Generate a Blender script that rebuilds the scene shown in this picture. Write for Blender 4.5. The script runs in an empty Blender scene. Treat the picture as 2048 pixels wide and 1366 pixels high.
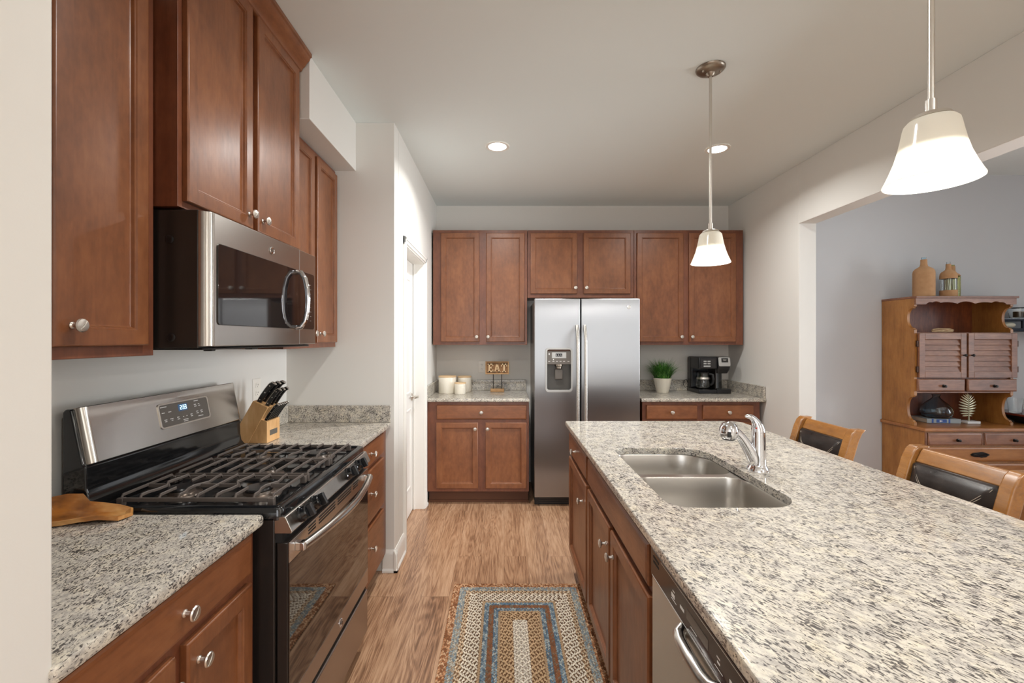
import bpy, bmesh, math, random
from mathutils import Vector, Matrix
from mathutils.geometry import tessellate_polygon

PI = math.pi
C = bpy.context.scene.collection
sc = bpy.context.scene

# ------------------------------------------------------------------ camera
EYE = 1.42
cam_data = bpy.data.cameras.new('camera')
cam_data.sensor_width = 36.0
cam_data.lens = 885.0 / 2048.0 * 36.0
cam_data.shift_x = 16.0 / 2048.0
cam_data.shift_y = -5.0 / 2048.0
cam_data.clip_start = 0.05
cam = bpy.data.objects.new('camera', cam_data)
cam.location = (0, 0, EYE)
cam.rotation_euler = (PI / 2, 0, 0)
C.objects.link(cam)
sc.camera = cam

# ------------------------------------------------------------------ view, world, large lights
sc.view_settings.view_transform = 'Standard'
sc.view_settings.look = 'None'
sc.view_settings.gamma = 1.0
sc.view_settings.use_curve_mapping = False
sc.view_settings.exposure = 0.14
sc.cycles.use_denoising = True
sc.cycles.max_bounces = 12
sc.cycles.diffuse_bounces = 8
sc.cycles.glossy_bounces = 5
sc.cycles.transmission_bounces = 8
sc.cycles.sample_clamp_indirect = 6.0
sc.cycles.caustics_reflective = False
sc.cycles.caustics_refractive = False

world = bpy.data.worlds.new('world')
sc.world = world
world.use_nodes = True
world.node_tree.nodes['Background'].inputs[0].default_value = (0.75, 0.85, 1.0, 1)
world.node_tree.nodes['Background'].inputs[1].default_value = 0.6


def area_light(name, loc, rot, sx, sy, power, col, spread=180):
    l = bpy.data.lights.new(name, 'AREA')
    l.shape = 'RECTANGLE'
    l.size, l.size_y = sx, sy
    l.energy = power
    l.color = col
    l.spread = math.radians(spread)
    o = bpy.data.objects.new(name, l)
    o.location = loc
    o.rotation_euler = rot
    C.objects.link(o)
    return o


# daylight entering by unseen windows of the two rooms (behind the camera and beside the dining room)
area_light('window_daylight_kitchen', (-0.30, -3.42, 1.3), (PI / 2, 0, 0), 1.9, 2.1, 44, (0.97, 0.99, 1.0))
area_light('window_daylight_dining', (5.52, 0.8, 1.5), (PI / 2, 0, PI / 2), 2.6, 1.8, 105, (0.93, 0.97, 1.0), 84)
area_light('window_daylight_dining', (4.0, -3.42, 1.5), (PI / 2, 0, 0), 2.0, 1.7, 8, (0.66, 0.83, 1.0))


# ------------------------------------------------------------------ colour
def lin(c):
    c /= 255.0
    return c / 12.92 if c <= 0.04045 else ((c + 0.055) / 1.055) ** 2.4


def rgb(r, g, b):
    return (lin(r), lin(g), lin(b), 1.0)


# ------------------------------------------------------------------ node helper
class G:
    def __init__(self, name):
        self.m = bpy.data.materials.new(name)
        self.m.use_nodes = True
        self.t = self.m.node_tree
        self.p = self.t.nodes['Principled BSDF']
        self.out = self.t.nodes['Material Output']

    def n(self, typ, **kw):
        nd = self.t.nodes.new(typ)
        for k, v in kw.items():
            setattr(nd, k, v)
        return nd

    def put(self, sock, v):
        if isinstance(v, bpy.types.NodeSocket):
            self.t.links.new(v, sock)
        else:
            sock.default_value = v

    def obj(self):
        return self.n('ShaderNodeTexCoord').outputs['Object']

    def map(self, v, scale=(1, 1, 1), rot=(0, 0, 0), loc=(0, 0, 0)):
        nd = self.n('ShaderNodeMapping')
        self.put(nd.inputs['Vector'], v)
        nd.inputs['Scale'].default_value = scale
        nd.inputs['Rotation'].default_value = rot
        self.put(nd.inputs['Location'], loc)
        return nd.outputs[0]

    def noise(self, v, scale, detail=3, rough=0.5, dist=0.0, out='Fac'):
        nd = self.n('ShaderNodeTexNoise')
        self.put(nd.inputs['Vector'], v)
        nd.inputs['Scale'].default_value = scale
        nd.inputs['Detail'].default_value = detail
        nd.inputs['Roughness'].default_value = rough
        nd.inputs['Distortion'].default_value = dist
        return nd.outputs[out]

    def ramp(self, fac, stops, interp='LINEAR'):
        nd = self.n('ShaderNodeValToRGB')
        self.put(nd.inputs[0], fac)
        cr = nd.color_ramp
        cr.interpolation = interp
        while len(cr.elements) < len(stops):
            cr.elements.new(0.5)
        for e, (p, c) in zip(cr.elements, stops):
            e.position = p
            e.color = c if not isinstance(c, (int, float)) else (c, c, c, 1)
        return nd.outputs[0]

    def mix(self, fac, a, b, mode='MIX'):
        nd = self.n('ShaderNodeMix', data_type='RGBA', blend_type=mode)
        self.put(nd.inputs[0], fac)
        self.put(nd.inputs[6], a)
        self.put(nd.inputs[7], b)
        return nd.outputs[2]

    def math(self, op, a, b=0.0):
        nd = self.n('ShaderNodeMath', operation=op)
        self.put(nd.inputs[0], a)
        self.put(nd.inputs[1], b)
        return nd.outputs[0]

    def rand(self):
        return self.n('ShaderNodeObjectInfo').outputs['Random']

    def bump(self, h, strength=0.2, dist=0.002):
        nd = self.n('ShaderNodeBump')
        self.put(nd.inputs['Height'], h)
        nd.inputs['Strength'].default_value = strength
        nd.inputs['Distance'].default_value = dist
        self.t.links.new(nd.outputs[0], self.p.inputs['Normal'])

    def set(self, **kw):
        for k, v in kw.items():
            self.put(self.p.inputs[k.replace('_', ' ')], v)
        return self


def plain(name, col, rough=0.5, metal=0.0, **kw):
    g = G(name)
    g.set(Base_Color=col, Roughness=rough, Metallic=metal)
    for k, v in kw.items():
        g.put(g.p.inputs[k.replace('_', ' ')], v)
    return g.m


def paint(name, col, rough=0.6, bump=0.08):
    g = G(name)
    v = g.obj()
    n = g.noise(v, 260, 2)
    g.set(Base_Color=col, Roughness=rough)
    if bump:
        g.bump(n, bump, 0.001)
    return g.m


def wood(name, dark, mid, light, axis='z', rough=0.33, coat=0.25, grain=1.0, blotch=0.6, streak=0.45):
    g = G(name)
    v = g.obj()
    rnd = g.rand()
    off = g.n('ShaderNodeCombineXYZ')
    for i in range(3):
        g.put(off.inputs[i], g.math('MULTIPLY', rnd, 7.0 + 3 * i))
    s = {'x': (1.0, 11, 11), 'y': (11, 1.0, 11), 'z': (11, 11, 1.0)}[axis]
    s2 = {'x': (0.5, 1, 1), 'y': (1, 0.5, 1), 'z': (1, 1, 0.5)}[axis]
    vm = g.map(v, s, (0, 0, 0), off.outputs[0])
    vb = g.map(v, s2, (0, 0, 0), off.outputs[0])
    fine = g.noise(vm, 9 * grain, 6, 0.65, 0.6)
    broad = g.noise(vm, 1.3 * grain, 3, 0.5, 1.2)
    bl = g.noise(vb, 9, 4, 0.6)
    mott = g.noise(vb, 45, 3, 0.6)
    a = g.math('ADD', g.math('MULTIPLY', fine, streak * 0.6), g.math('MULTIPLY', broad, streak * 0.5))
    a = g.math('ADD', a, g.math('MULTIPLY', bl, blotch * 0.62))
    a = g.math('ADD', a, g.math('MULTIPLY', mott, max(0.0, 1 - streak * 1.1 - blotch * 0.62)))
    col = g.ramp(a, [(0.34, dark), (0.5, mid), (0.66, light)])
    g.set(Base_Color=col, Roughness=g.ramp(fine, [(0.3, rough + 0.05), (0.7, rough - 0.04)]))
    g.put(g.p.inputs['Coat Weight'], coat)
    g.put(g.p.inputs['Coat Roughness'], 0.28)
    g.bump(fine, 0.03, 0.001)
    return g.m


def granite(name, rotz, elong=0.34):
    g = G(name)
    v = g.map(g.obj(), (1, 1, 1), (0, 0, rotz))
    ve = g.map(v, (1.0, elong, 1.0))
    warp = g.noise(v, 35, 2, 0.5, 0, 'Color')
    wv = g.n('ShaderNodeVectorMath', operation='MULTIPLY_ADD')
    g.put(wv.inputs[0], warp)
    wv.inputs[1].default_value = (0.006, 0.006, 0.006)
    g.put(wv.inputs[2], ve)
    vw = wv.outputs[0]
    base = g.noise(v, 24, 4, 0.6)
    grey = g.noise(vw, 95, 4, 0.65, 0.3)
    fleck = g.noise(vw, 240, 3, 0.6, 0.6)
    clus = g.noise(v, 26, 3, 0.6)
    big = g.noise(v, 5, 2, 0.5)
    speck = g.noise(v, 420, 2, 0.5)
    col = g.ramp(base, [(0.3, rgb(198, 192, 182)), (0.52, rgb(209, 202, 188)), (0.72, rgb(216, 206, 184))])
    gm = g.ramp(g.math('ADD', grey, g.math('MULTIPLY', big, 0.12)), [(0.50, 0.0), (0.66, 1.0)])
    col = g.mix(g.math('MULTIPLY', gm, 0.64), col, rgb(146, 141, 137))
    fm = g.math('ADD', g.math('MULTIPLY', fleck, 0.8), g.math('MULTIPLY', clus, 0.30))
    fm = g.ramp(fm, [(0.565, 0.0), (0.625, 1.0)])
    col = g.mix(g.math('MULTIPLY', fm, 0.92), col, rgb(46, 42, 44))
    sm = g.ramp(speck, [(0.60, 0.0), (0.70, 1.0)])
    col = g.mix(g.math('MULTIPLY', sm, 0.30), col, rgb(120, 100, 84))
    g.set(Base_Color=col, Roughness=0.38)
    g.put(g.p.inputs['Specular IOR Level'], 0.3)
    g.put(g.p.inputs['Coat Weight'], 0.6)
    g.put(g.p.inputs['Coat Roughness'], 0.02)
    return g.m


def steel(name, col, rough, aniso, rot, axis='Z', brush=(2, 2, 400)):
    g = G(name)
    t = g.n('ShaderNodeTangent', direction_type='RADIAL', axis=axis)
    n = g.noise(g.map(g.obj(), brush), 3.0, 3, 0.6)
    g.set(Base_Color=col, Metallic=1.0, Roughness=g.ramp(n, [(0.3, rough - 0.004), (0.7, rough + 0.004)]))
    g.put(g.p.inputs['Anisotropic'], aniso)
    g.put(g.p.inputs['Anisotropic Rotation'], rot)
    g.t.links.new(t.outputs[0], g.p.inputs['Tangent'])
    return g.m


M = {}
M['wall'] = paint('wall_paint', rgb(220, 218, 213), 0.7)
M['ceiling'] = paint('ceiling_paint', rgb(226, 233, 233), 0.85, 0.15)
M['wall_blue'] = paint('dining_wall_paint', rgb(192, 192, 194), 0.7)
M['trim'] = paint('white_trim_paint', rgb(232, 230, 225), 0.35, 0)
M['cherry'] = wood('cherry_wood', rgb(98, 55, 28), rgb(123, 73, 41), rgb(141, 89, 53), 'z', 0.40, 0.35, 1.0, 0.75, 0.24)
M['cherry_flat'] = wood('cherry_wood_level_grain', rgb(98, 55, 28), rgb(123, 73, 41), rgb(141, 89, 53), 'y', 0.40, 0.35, 1.0, 0.75, 0.24)
M['cherry_wide'] = wood('cherry_wood_cross_grain', rgb(98, 55, 28), rgb(123, 73, 41), rgb(141, 89, 53), 'x', 0.40, 0.35, 1.0, 0.75, 0.24)
M['cherry_dark'] = wood('cherry_frame_wood', rgb(86, 45, 27), rgb(112, 63, 40), rgb(130, 78, 50), 'z', 0.42, 0.4, 1.0, 0.6, 0.35)
M['toe'] = plain('toe_kick_brown', rgb(92, 56, 36), 0.5)
M['honey'] = wood('honey_maple', rgb(112, 68, 26), rgb(150, 98, 44), rgb(172, 120, 62), 'z', 0.35, 0.3)
M['honey_level'] = wood('honey_maple_level_grain', rgb(108, 62, 26), rgb(146, 92, 46), rgb(168, 114, 64), 'x', 0.35, 0.3)
M['hutch_brown'] = wood('hutch_brown_maple', rgb(84, 50, 34), rgb(122, 80, 58), rgb(152, 106, 78), 'x', 0.4, 0.2)
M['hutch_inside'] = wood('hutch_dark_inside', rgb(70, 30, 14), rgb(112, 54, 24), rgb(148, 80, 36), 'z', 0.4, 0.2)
M['stool_wood'] = wood('stool_amber_wood', rgb(104, 64, 26), rgb(146, 97, 45), rgb(174, 122, 64), 'y', 0.28, 0.5)
M['block_wood'] = wood('pale_maple', rgb(196, 144, 90), rgb(222, 176, 122), rgb(236, 198, 150), 'z', 0.45, 0.1, 0.7)
M['recess_grey'] = plain('recess_grey_plastic', rgb(78, 75, 71), 0.35)
M['sign_dark'] = wood('carved_sign_ground', rgb(92, 60, 34), rgb(136, 98, 62), rgb(164, 124, 84), 'x', 0.65, 0)
M['thread'] = plain('tan_thread', rgb(168, 156, 140), 0.8)
M['sign_wood'] = wood('carved_tan_wood', rgb(120, 84, 52), rgb(176, 136, 92), rgb(206, 170, 124), 'x', 0.6, 0)
M['lid_wood'] = wood('pale_lid_wood', rgb(196, 160, 116), rgb(216, 184, 142), rgb(230, 202, 164), 'x', 0.5, 0)
M['dish_wood'] = wood('burl_wood', rgb(96, 54, 18), rgb(170, 108, 46), rgb(226, 180, 116), 'x', 0.14, 0.9, 1.0, 1.35, 0.15)
M['granite_island'] = granite('granite_island', math.radians(-30))
M['granite_left'] = granite('granite_left', math.radians(-10), 0.5)
M['granite_back'] = granite('granite_back', math.radians(-30), 0.7)
M['steel_fridge'] = steel('brushed_steel_fridge', rgb(160, 160, 161), 0.30, 1.0, 0.0)
M['steel'] = steel('brushed_steel', rgb(200, 196, 190), 0.26, 0.8, 0.25)
M['steel_sink'] = steel('satin_sink_steel', rgb(196, 192, 186), 0.30, 0.3, 0.25)
M['steel_dark'] = steel('warm_dark_steel', rgb(168, 158, 150), 0.3, 0.5, 0.25)
M['chrome'] = plain('chrome', rgb(225, 226, 230), 0.06, 1.0)
M['nickel'] = plain('satin_nickel', rgb(212, 206, 198), 0.34, 1.0)
M['nickel_dark'] = plain('aged_nickel', rgb(150, 140, 128), 0.35, 1.0)
M['black_gloss'] = plain('black_enamel', rgb(22, 23, 25), 0.09, 0, Specular_IOR_Level=0.7)
M['black_glass'] = plain('dark_oven_glass', rgb(24, 21, 19), 0.03, 0, IOR=2.15)
M['microwave_glass'] = plain('smoked_microwave_glass', rgb(26, 22, 22), 0.04, 0, IOR=1.75)
M['black'] = plain('black_plastic', rgb(20, 20, 22), 0.3)
M['charcoal'] = plain('charcoal_enamel', rgb(38, 34, 32), 0.28)
M['iron'] = plain('cast_iron', rgb(90, 82, 77), 0.4, 0.0)
M['gasket'] = plain('dark_gap', rgb(14, 14, 15), 0.6)
M['grey_panel'] = plain('grey_control_panel', rgb(96, 90, 84), 0.3)
M['silver_plastic'] = plain('silver_plastic', rgb(176, 176, 174), 0.35, 0.4)
M['white_mark'] = plain('white_marking', rgb(222, 222, 220), 0.5)
M['white_ceramic'] = plain('cream_ceramic', rgb(236, 230, 216), 0.3)
M['white_plastic'] = plain('white_plastic', rgb(228, 224, 216), 0.4)
M['leather'] = None
M['dw_panel'] = plain('dark_brown_panel', rgb(46, 20, 13), 0.12, 0, Specular_IOR_Level=0.35)
M['bronze'] = plain('dark_bronze', rgb(46, 42, 40), 0.35, 0.8)
M['hinge_brown'] = plain('brown_bronze', rgb(70, 48, 38), 0.4, 0.6)
M['book_grey'] = plain('grey_book_cover', rgb(150, 156, 158), 0.5)
M['paper'] = plain('page_edges', rgb(216, 210, 196), 0.8)
M['book_blue'] = plain('blue_print', rgb(52, 84, 150), 0.5)
M['leaf_metal'] = plain('pale_gold_metal', rgb(186, 182, 152), 0.35, 0.85)
M['marble'] = plain('white_marble', rgb(226, 224, 222), 0.25)
M['twine'] = None
M['bowl_red'] = plain('red_brown_lacquer', rgb(92, 34, 24), 0.2)
M['navy'] = plain('navy_black_metal', rgb(24, 28, 38), 0.4, 0.3)
M['stone'] = plain('pale_stone', rgb(196, 190, 172), 0.7)
M['drift'] = wood('driftwood', rgb(96, 66, 44), rgb(160, 124, 88), rgb(212, 186, 146), 'x', 0.7, 0, 1.5, 1.2)


def glass(name, col, rough=0.0, ior=1.45):
    g = G(name)
    g.set(Base_Color=col, Roughness=rough, IOR=ior)
    g.put(g.p.inputs['Transmission Weight'], 1.0)
    return g.m


M['glass_clear'] = glass('clear_glass', (0.95, 0.97, 0.97, 1))
M['glass_blue'] = glass('blue_tinted_glass', (0.70, 0.83, 0.90, 1))
M['glass_olive'] = glass('olive_glass', (0.72, 0.72, 0.32, 1))
M['glass_frost'] = glass('frosted_glass', (0.92, 0.95, 0.95, 1), 0.25)


def emit(name, col, strength):
    g = G(name)
    g.set(Base_Color=(0.02, 0.02, 0.02, 1), Roughness=0.4)
    g.put(g.p.inputs['Emission Color'], col)
    g.put(g.p.inputs['Emission Strength'], strength)
    return g.m


M['digit'] = emit('blue_white_digits', (0.55, 0.85, 1.0, 1), 2.2)
M['display'] = emit('blue_display', (0.02, 0.07, 0.16, 1), 1.0)
M['lamp_lens'] = emit('lit_lens', (1.0, 0.95, 0.86, 1), 14)
M['bulb'] = emit('lit_bulb', (1.0, 0.92, 0.8, 1), 20)


def make_leather():
    g = G('dark_brown_leather')
    v = g.obj()
    n = g.noise(v, 14, 6, 0.65)
    f = g.noise(v, 320, 3)
    g.set(Base_Color=g.ramp(n, [(0.35, rgb(26, 20, 18)), (0.6, rgb(44, 36, 32)), (0.78, rgb(86, 74, 64))]),
          Roughness=g.ramp(n, [(0.3, 0.26), (0.7, 0.42)]))
    g.bump(f, 0.15, 0.001)
    return g.m


M['leather'] = make_leather()


def make_twine():
    g = G('wrapped_twine')
    v = g.obj()
    w = g.n('ShaderNodeTexWave', wave_type='BANDS', bands_direction='Z')
    g.put(w.inputs['Vector'], v)
    w.inputs['Scale'].default_value = 75
    w.inputs['Distortion'].default_value = 1.2
    w.inputs['Detail'].default_value = 2
    f = w.outputs['Fac']
    n = g.noise(v, 30, 3)
    col = g.mix(n, rgb(176, 132, 92), rgb(204, 160, 118))
    col = g.mix(g.ramp(f, [(0.0, 0.5), (0.3, 0.0)]), col, rgb(120, 84, 56))
    g.set(Base_Color=col, Roughness=0.9)
    g.bump(f, 0.6, 0.002)
    return g.m


M['twine'] = make_twine()


def make_floor():
    g = G('oak_plank_floor')
    v = g.obj()
    b = g.n('ShaderNodeTexBrick')
    g.put(b.inputs['Vector'], g.map(v, (1, 1, 1), (0, 0, PI / 2)))
    b.offset = 0.37
    b.inputs['Scale'].default_value = 1.0
    b.inputs['Brick Width'].default_value = 1.22
    b.inputs['Row Height'].default_value = 0.152
    b.inputs['Mortar Size'].default_value = 0.0012
    b.inputs['Color1'].default_value = (0, 0, 0, 1)
    b.inputs['Color2'].default_value = (1, 1, 1, 1)
    b.inputs['Mortar'].default_value = (0.5, 0.5, 0.5, 1)
    tone = b.outputs['Color']
    gap = b.outputs['Fac']
    off = g.n('ShaderNodeVectorMath', operation='MULTIPLY_ADD')
    g.put(off.inputs[0], tone)
    off.inputs[1].default_value = (3.1, 7.7, 1.3)
    g.put(off.inputs[2], v)
    vo = off.outputs[0]
    vs = g.map(vo, (9.0, 0.75, 1))
    ring = g.noise(vs, 1.5, 2, 0.5, 0.8)
    rings = g.math('SINE', g.math('MULTIPLY', ring, 62.0))
    fine = g.noise(g.map(vo, (40, 1.6, 1)), 4, 5, 0.7)
    broad = g.noise(vs, 0.9, 3, 0.5)
    a = g.math('ADD', g.math('MULTIPLY', rings, 0.052), g.math('MULTIPLY', fine, 0.6))
    a = g.math('ADD', a, g.math('MULTIPLY', broad, 0.4))
    a = g.math('ADD', a, g.math('MULTIPLY', g.math('SUBTRACT', tone, 0.5), 0.07))
    col = g.ramp(a, [(0.33, rgb(112, 80, 58)), (0.45, rgb(154, 116, 88)), (0.54, rgb(178, 140, 109)), (0.68, rgb(198, 162, 132))])
    col = g.mix(g.math('MULTIPLY', gap, 0.45), col, rgb(96, 66, 48))
    g.set(Base_Color=col, Roughness=g.ramp(fine, [(0.3, 0.36), (0.7, 0.26)]))
    g.bump(fine, 0.06, 0.001)
    return g.m


M['floor'] = make_floor()


def make_attr(name, rough):
    g = G(name)
    a = g.n('ShaderNodeAttribute', attribute_name='yarn')
    g.set(Base_Color=a.outputs['Color'], Roughness=rough)
    g.put(g.p.inputs['Specular IOR Level'], 0.15)
    return g.m


M['braid'] = make_attr('braided_yarn', 0.95)


def make_grass():
    g = G('grass_blades')
    v = g.obj()
    sep = g.n('ShaderNodeSeparateXYZ')
    g.put(sep.inputs[0], v)
    n = g.noise(v, 60, 2)
    col = g.ramp(n, [(0.32, rgb(26, 70, 24)), (0.5, rgb(62, 124, 44)), (0.68, rgb(124, 172, 80))])
    g.set(Base_Color=col, Roughness=0.45)
    return g.m


M['grass'] = make_grass()


def make_shade():
    g = G('alabaster_shade_glass')
    d = g.n('ShaderNodeBsdfDiffuse')
    d.inputs[0].default_value = (0.88, 0.86, 0.80, 1)
    t = g.n('ShaderNodeBsdfTranslucent')
    t.inputs[0].default_value = (1.0, 0.97, 0.90, 1)
    gl = g.n('ShaderNodeBsdfGlossy')
    gl.inputs[1].default_value = 0.12
    m1 = g.n('ShaderNodeMixShader')
    m1.inputs[0].default_value = 0.52
    g.t.links.new(d.outputs[0], m1.inputs[1])
    g.t.links.new(t.outputs[0], m1.inputs[2])
    m2 = g.n('ShaderNodeMixShader')
    m2.inputs[0].default_value = 0.04
    g.t.links.new(m1.outputs[0], m2.inputs[1])
    g.t.links.new(gl.outputs[0], m2.inputs[2])
    g.t.links.new(m2.outputs[0], g.out.inputs[0])
    return g.m


M['shade'] = make_shade()


# ------------------------------------------------------------------ mesh builder
def idt(p):
    return p


class MB:
    def __init__(self, xf=None):
        self.v, self.f, self.c, self.wn = [], [], None, False
        self.xf = xf or idt

    def add(self, pts, faces):
        b = len(self.v)
        self.v += [tuple(self.xf(p)) for p in pts]
        self.f += [tuple(i + b for i in f) for f in faces]
        return b

    def box(self, x0, x1, y0, y1, z0, z1):
        self.add([(x0, y0, z0), (x1, y0, z0), (x1, y1, z0), (x0, y1, z0), (x0, y0, z1), (x1, y0, z1), (x1, y1, z1), (x0, y1, z1)],
                 [(3, 2, 1, 0), (4, 5, 6, 7), (0, 1, 5, 4), (1, 2, 6, 5), (2, 3, 7, 6), (3, 0, 4, 7)])
        return self

    def loops(self, ls, cap0=True, cap1=True, closed=True):
        n = len(ls[0])
        b = self.add([p for l in ls for p in l], [])
        for i in range(len(ls) - 1):
            for j in range(n if closed else n - 1):
                k = (j + 1) % n
                self.f.append((b + i * n + j, b + i * n + k, b + (i + 1) * n + k, b + (i + 1) * n + j))
        if cap0:
            self.f.append(tuple(b + j for j in reversed(range(n))))
        if cap1:
            self.f.append(tuple(b + (len(ls) - 1) * n + j for j in range(n)))
        return self

    def prism(self, pts, axis, a, b):
        def P(p, t):
            u, w = p
            return {'x': (t, u, w), 'y': (u, t, w), 'z': (u, w, t)}[axis]
        return self.loops([[P(p, a) for p in pts], [P(p, b) for p in pts]])

    def rect(self, u0, u1, w0, w1, steps, cap0=True):
        """stepped panel: (inset, d) loops in the (u, d, w) frame"""
        self.wn = True
        ls = [[(u0 + i, d, w0 + i), (u1 - i, d, w0 + i), (u1 - i, d, w1 - i), (u0 + i, d, w1 - i)] for i, d in steps]
        return self.loops(ls, cap0)

    def lathe(self, prof, c=(0, 0, 0), seg=24, axis='z', cap0=True, cap1=True):
        ls = []
        for r, h in prof:
            l = []
            for k in range(seg):
                a = 2 * PI * k / seg
                u, w = r * math.cos(a), r * math.sin(a)
                p = {'z': (u, w, h), 'x': (h, u, w), 'y': (u, h, w)}[axis]
                l.append((c[0] + p[0], c[1] + p[1], c[2] + p[2]))
            ls.append(l)
        return self.loops(ls, cap0, cap1)

    def tube(self, path, r, seg=10, flat=1.0, up=None):
        P = [Vector(p) for p in path]
        n = len(P)
        rs = r if isinstance(r, (list, tuple)) else [r] * n
        T = [(P[min(i + 1, n - 1)] - P[max(i - 1, 0)]).normalized() for i in range(n)]
        nrm = Vector(up) if up else (Vector((0, 0, 1)) if abs(T[0].z) < 0.9 else Vector((1, 0, 0)))
        ls = []
        for i in range(n):
            nrm = (nrm - T[i] * nrm.dot(T[i]))
            nrm = nrm.normalized() if nrm.length > 1e-6 else T[i].orthogonal().normalized()
            bi = T[i].cross(nrm)
            ls.append([tuple(P[i] + nrm * (rs[i] * flat * math.cos(2 * PI * k / seg)) + bi * (rs[i] * math.sin(2 * PI * k / seg))) for k in range(seg)])
        return self.loops(ls)

    def ball(self, c, r, seg=16, ring=10):
        rx, ry, rz = r if isinstance(r, (list, tuple)) else (r, r, r)
        ls = []
        for i in range(ring + 1):
            a = -PI / 2 + PI * (i * 0.98 / ring + 0.01)
            ls.append([(c[0] + rx * math.cos(a) * math.cos(2 * PI * k / seg), c[1] + ry * math.cos(a) * math.sin(2 * PI * k / seg), c[2] + rz * math.sin(a)) for k in range(seg)])
        return self.loops(ls)

    def slab(self, outer, holes, d0, d1, r, P, rh=None):
        """plate with holes: 2-D loops extruded from d0 to d1; front edges rounded by r. P(u, d, w) -> point"""
        self.wn = True

        def off(loop, k):
            n, o = len(loop), []
            for i in range(n):
                a, b, c = Vector(loop[i - 1]), Vector(loop[i]), Vector(loop[(i + 1) % n])
                e1, e2 = (b - a), (c - b)
                if e1.length < 1e-9 or e2.length < 1e-9:
                    o.append(tuple(b)); continue
                n1 = Vector((-e1.y, e1.x)).normalized()
                n2 = Vector((-e2.y, e2.x)).normalized()
                m = (n1 + n2)
                m = m / max(m.dot(n1), 0.3) if m.length > 1e-6 else n1
                o.append(tuple(b + m * k))
            return o

        def area(l):
            return sum(l[i - 1][0] * l[i][1] - l[i][0] * l[i - 1][1] for i in range(len(l)))
        outer = outer if area(outer) > 0 else outer[::-1]
        holes = [h if area(h) < 0 else h[::-1] for h in holes]
        rh = r if rh is None else rh
        fronts, backs = [], []
        steps = lambda q: [(q, d0), (q * 0.3, d0 + q * 0.3), (0, d0 + q), (0, d1 - q), (q * 0.3, d1 - q * 0.3), (q, d1)]
        for lp, q in [(outer, r)] + [(h, rh) for h in holes]:
            ring = [off(lp, k) for k, _ in steps(q)]
            ds = [d for _, d in steps(q)]
            b = self.add([P(u, d, w) for l, d in zip(ring, ds) for u, w in l], [])
            n = len(lp)
            for i in range(len(ds) - 1):
                for j in range(n):
                    k = (j + 1) % n
                    self.f.append((b + i * n + j, b + i * n + k, b + (i + 1) * n + k, b + (i + 1) * n + j))
            backs.append((ring[0], b))
            fronts.append((ring[-1], b + (len(ds) - 1) * n))
        for grp in (fronts, backs):
            idx = [bb + i for l, bb in grp for i in range(len(l))]
            for t in tessellate_polygon([[Vector((u, w, 0)) for u, w in l] for l, _ in grp]):
                self.f.append(tuple(idx[i] for i in t))
        return self


def rrect(x0, x1, y0, y1, r, seg=6):
    rs = r if isinstance(r, (list, tuple)) else [r] * 4
    out = []
    for (cx, cy, a0), q in zip([(x1, y1, 0), (x0, y1, 1), (x0, y0, 2), (x1, y0, 3)], rs):
        sx = -1 if a0 in (0, 3) else 1
        sy = -1 if a0 in (0, 1) else 1
        for k in range(seg + 1):
            a = PI / 2 * (a0 + k / seg)
            out.append((cx + sx * q + q * math.cos(a), cy + sy * q + q * math.sin(a)))
    return out


ORG = {}


def obj(name, mb, m, parent=None, bev=0.0, seg=2, loc=None, smooth=35, sub=0):
    me = bpy.data.meshes.new(name)
    L = ORG[parent.name] if parent is not None else (loc or (0, 0, 0))
    me.from_pydata([(x - L[0], y - L[1], z - L[2]) for x, y, z in mb.v], [], mb.f)
    bm = bmesh.new()
    bm.from_mesh(me)
    bmesh.ops.recalc_face_normals(bm, faces=bm.faces)
    bm.to_mesh(me)
    bm.free()
    if mb.c:
        at = me.color_attributes.new('yarn', 'FLOAT_COLOR', 'POINT')
        at.data.foreach_set('color', [q for c in mb.c for q in c])
    me.polygons.foreach_set('use_smooth', [True] * len(me.polygons))
    me.set_sharp_from_angle(angle=math.radians(smooth))
    me.materials.append(m)
    o = bpy.data.objects.new(name, me)
    C.objects.link(o)
    if parent is not None:
        o.parent = parent
        ORG[o.name] = L
    else:
        o.location = L
        ORG[o.name] = L
    if bev:
        b = o.modifiers.new('edge', 'BEVEL')
        b.width, b.segments, b.limit_method, b.angle_limit = bev, seg, 'ANGLE', math.radians(40)
        b.use_clamp_overlap = True
    if bev or mb.wn:
        wm = o.modifiers.new('flat_faces', 'WEIGHTED_NORMAL')
        wm.weight, wm.keep_sharp = 100, True
    if sub:
        s = o.modifiers.new('smooth', 'SUBSURF')
        s.levels = s.render_levels = sub
    return o


def tag(o, label, cat, group=None, kind=None):
    o['label'], o['category'] = label, cat
    if group:
        o['group'] = group
    if kind:
        o['kind'] = kind
    return o


def thing(name, label, cat, loc=(0, 0, 0), group=None):
    o = bpy.data.objects.new(name, None)
    o.empty_display_size = 0.05
    o.location = loc
    C.objects.link(o)
    ORG[o.name] = tuple(loc)
    return tag(o, label, cat, group)


def struct(name, mb, m, parent=None, bev=0.0, loc=None):
    o = obj(name, mb, m, parent, bev, loc=loc)
    if parent is None:
        o['kind'] = 'structure'
    return o


def dup(root, label=None):
    def cp(o, par):
        c = o.copy()
        C.objects.link(c)
        if par is not None:
            c.parent = par
        for ch in kids.get(o.name, []):
            cp(ch, c)
        return c
    kids = {}
    for o in list(C.objects):
        if o.parent:
            kids.setdefault(o.parent.name, []).append(o)
    r = cp(root, None)
    if label:
        r['label'] = label
    return r


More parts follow.
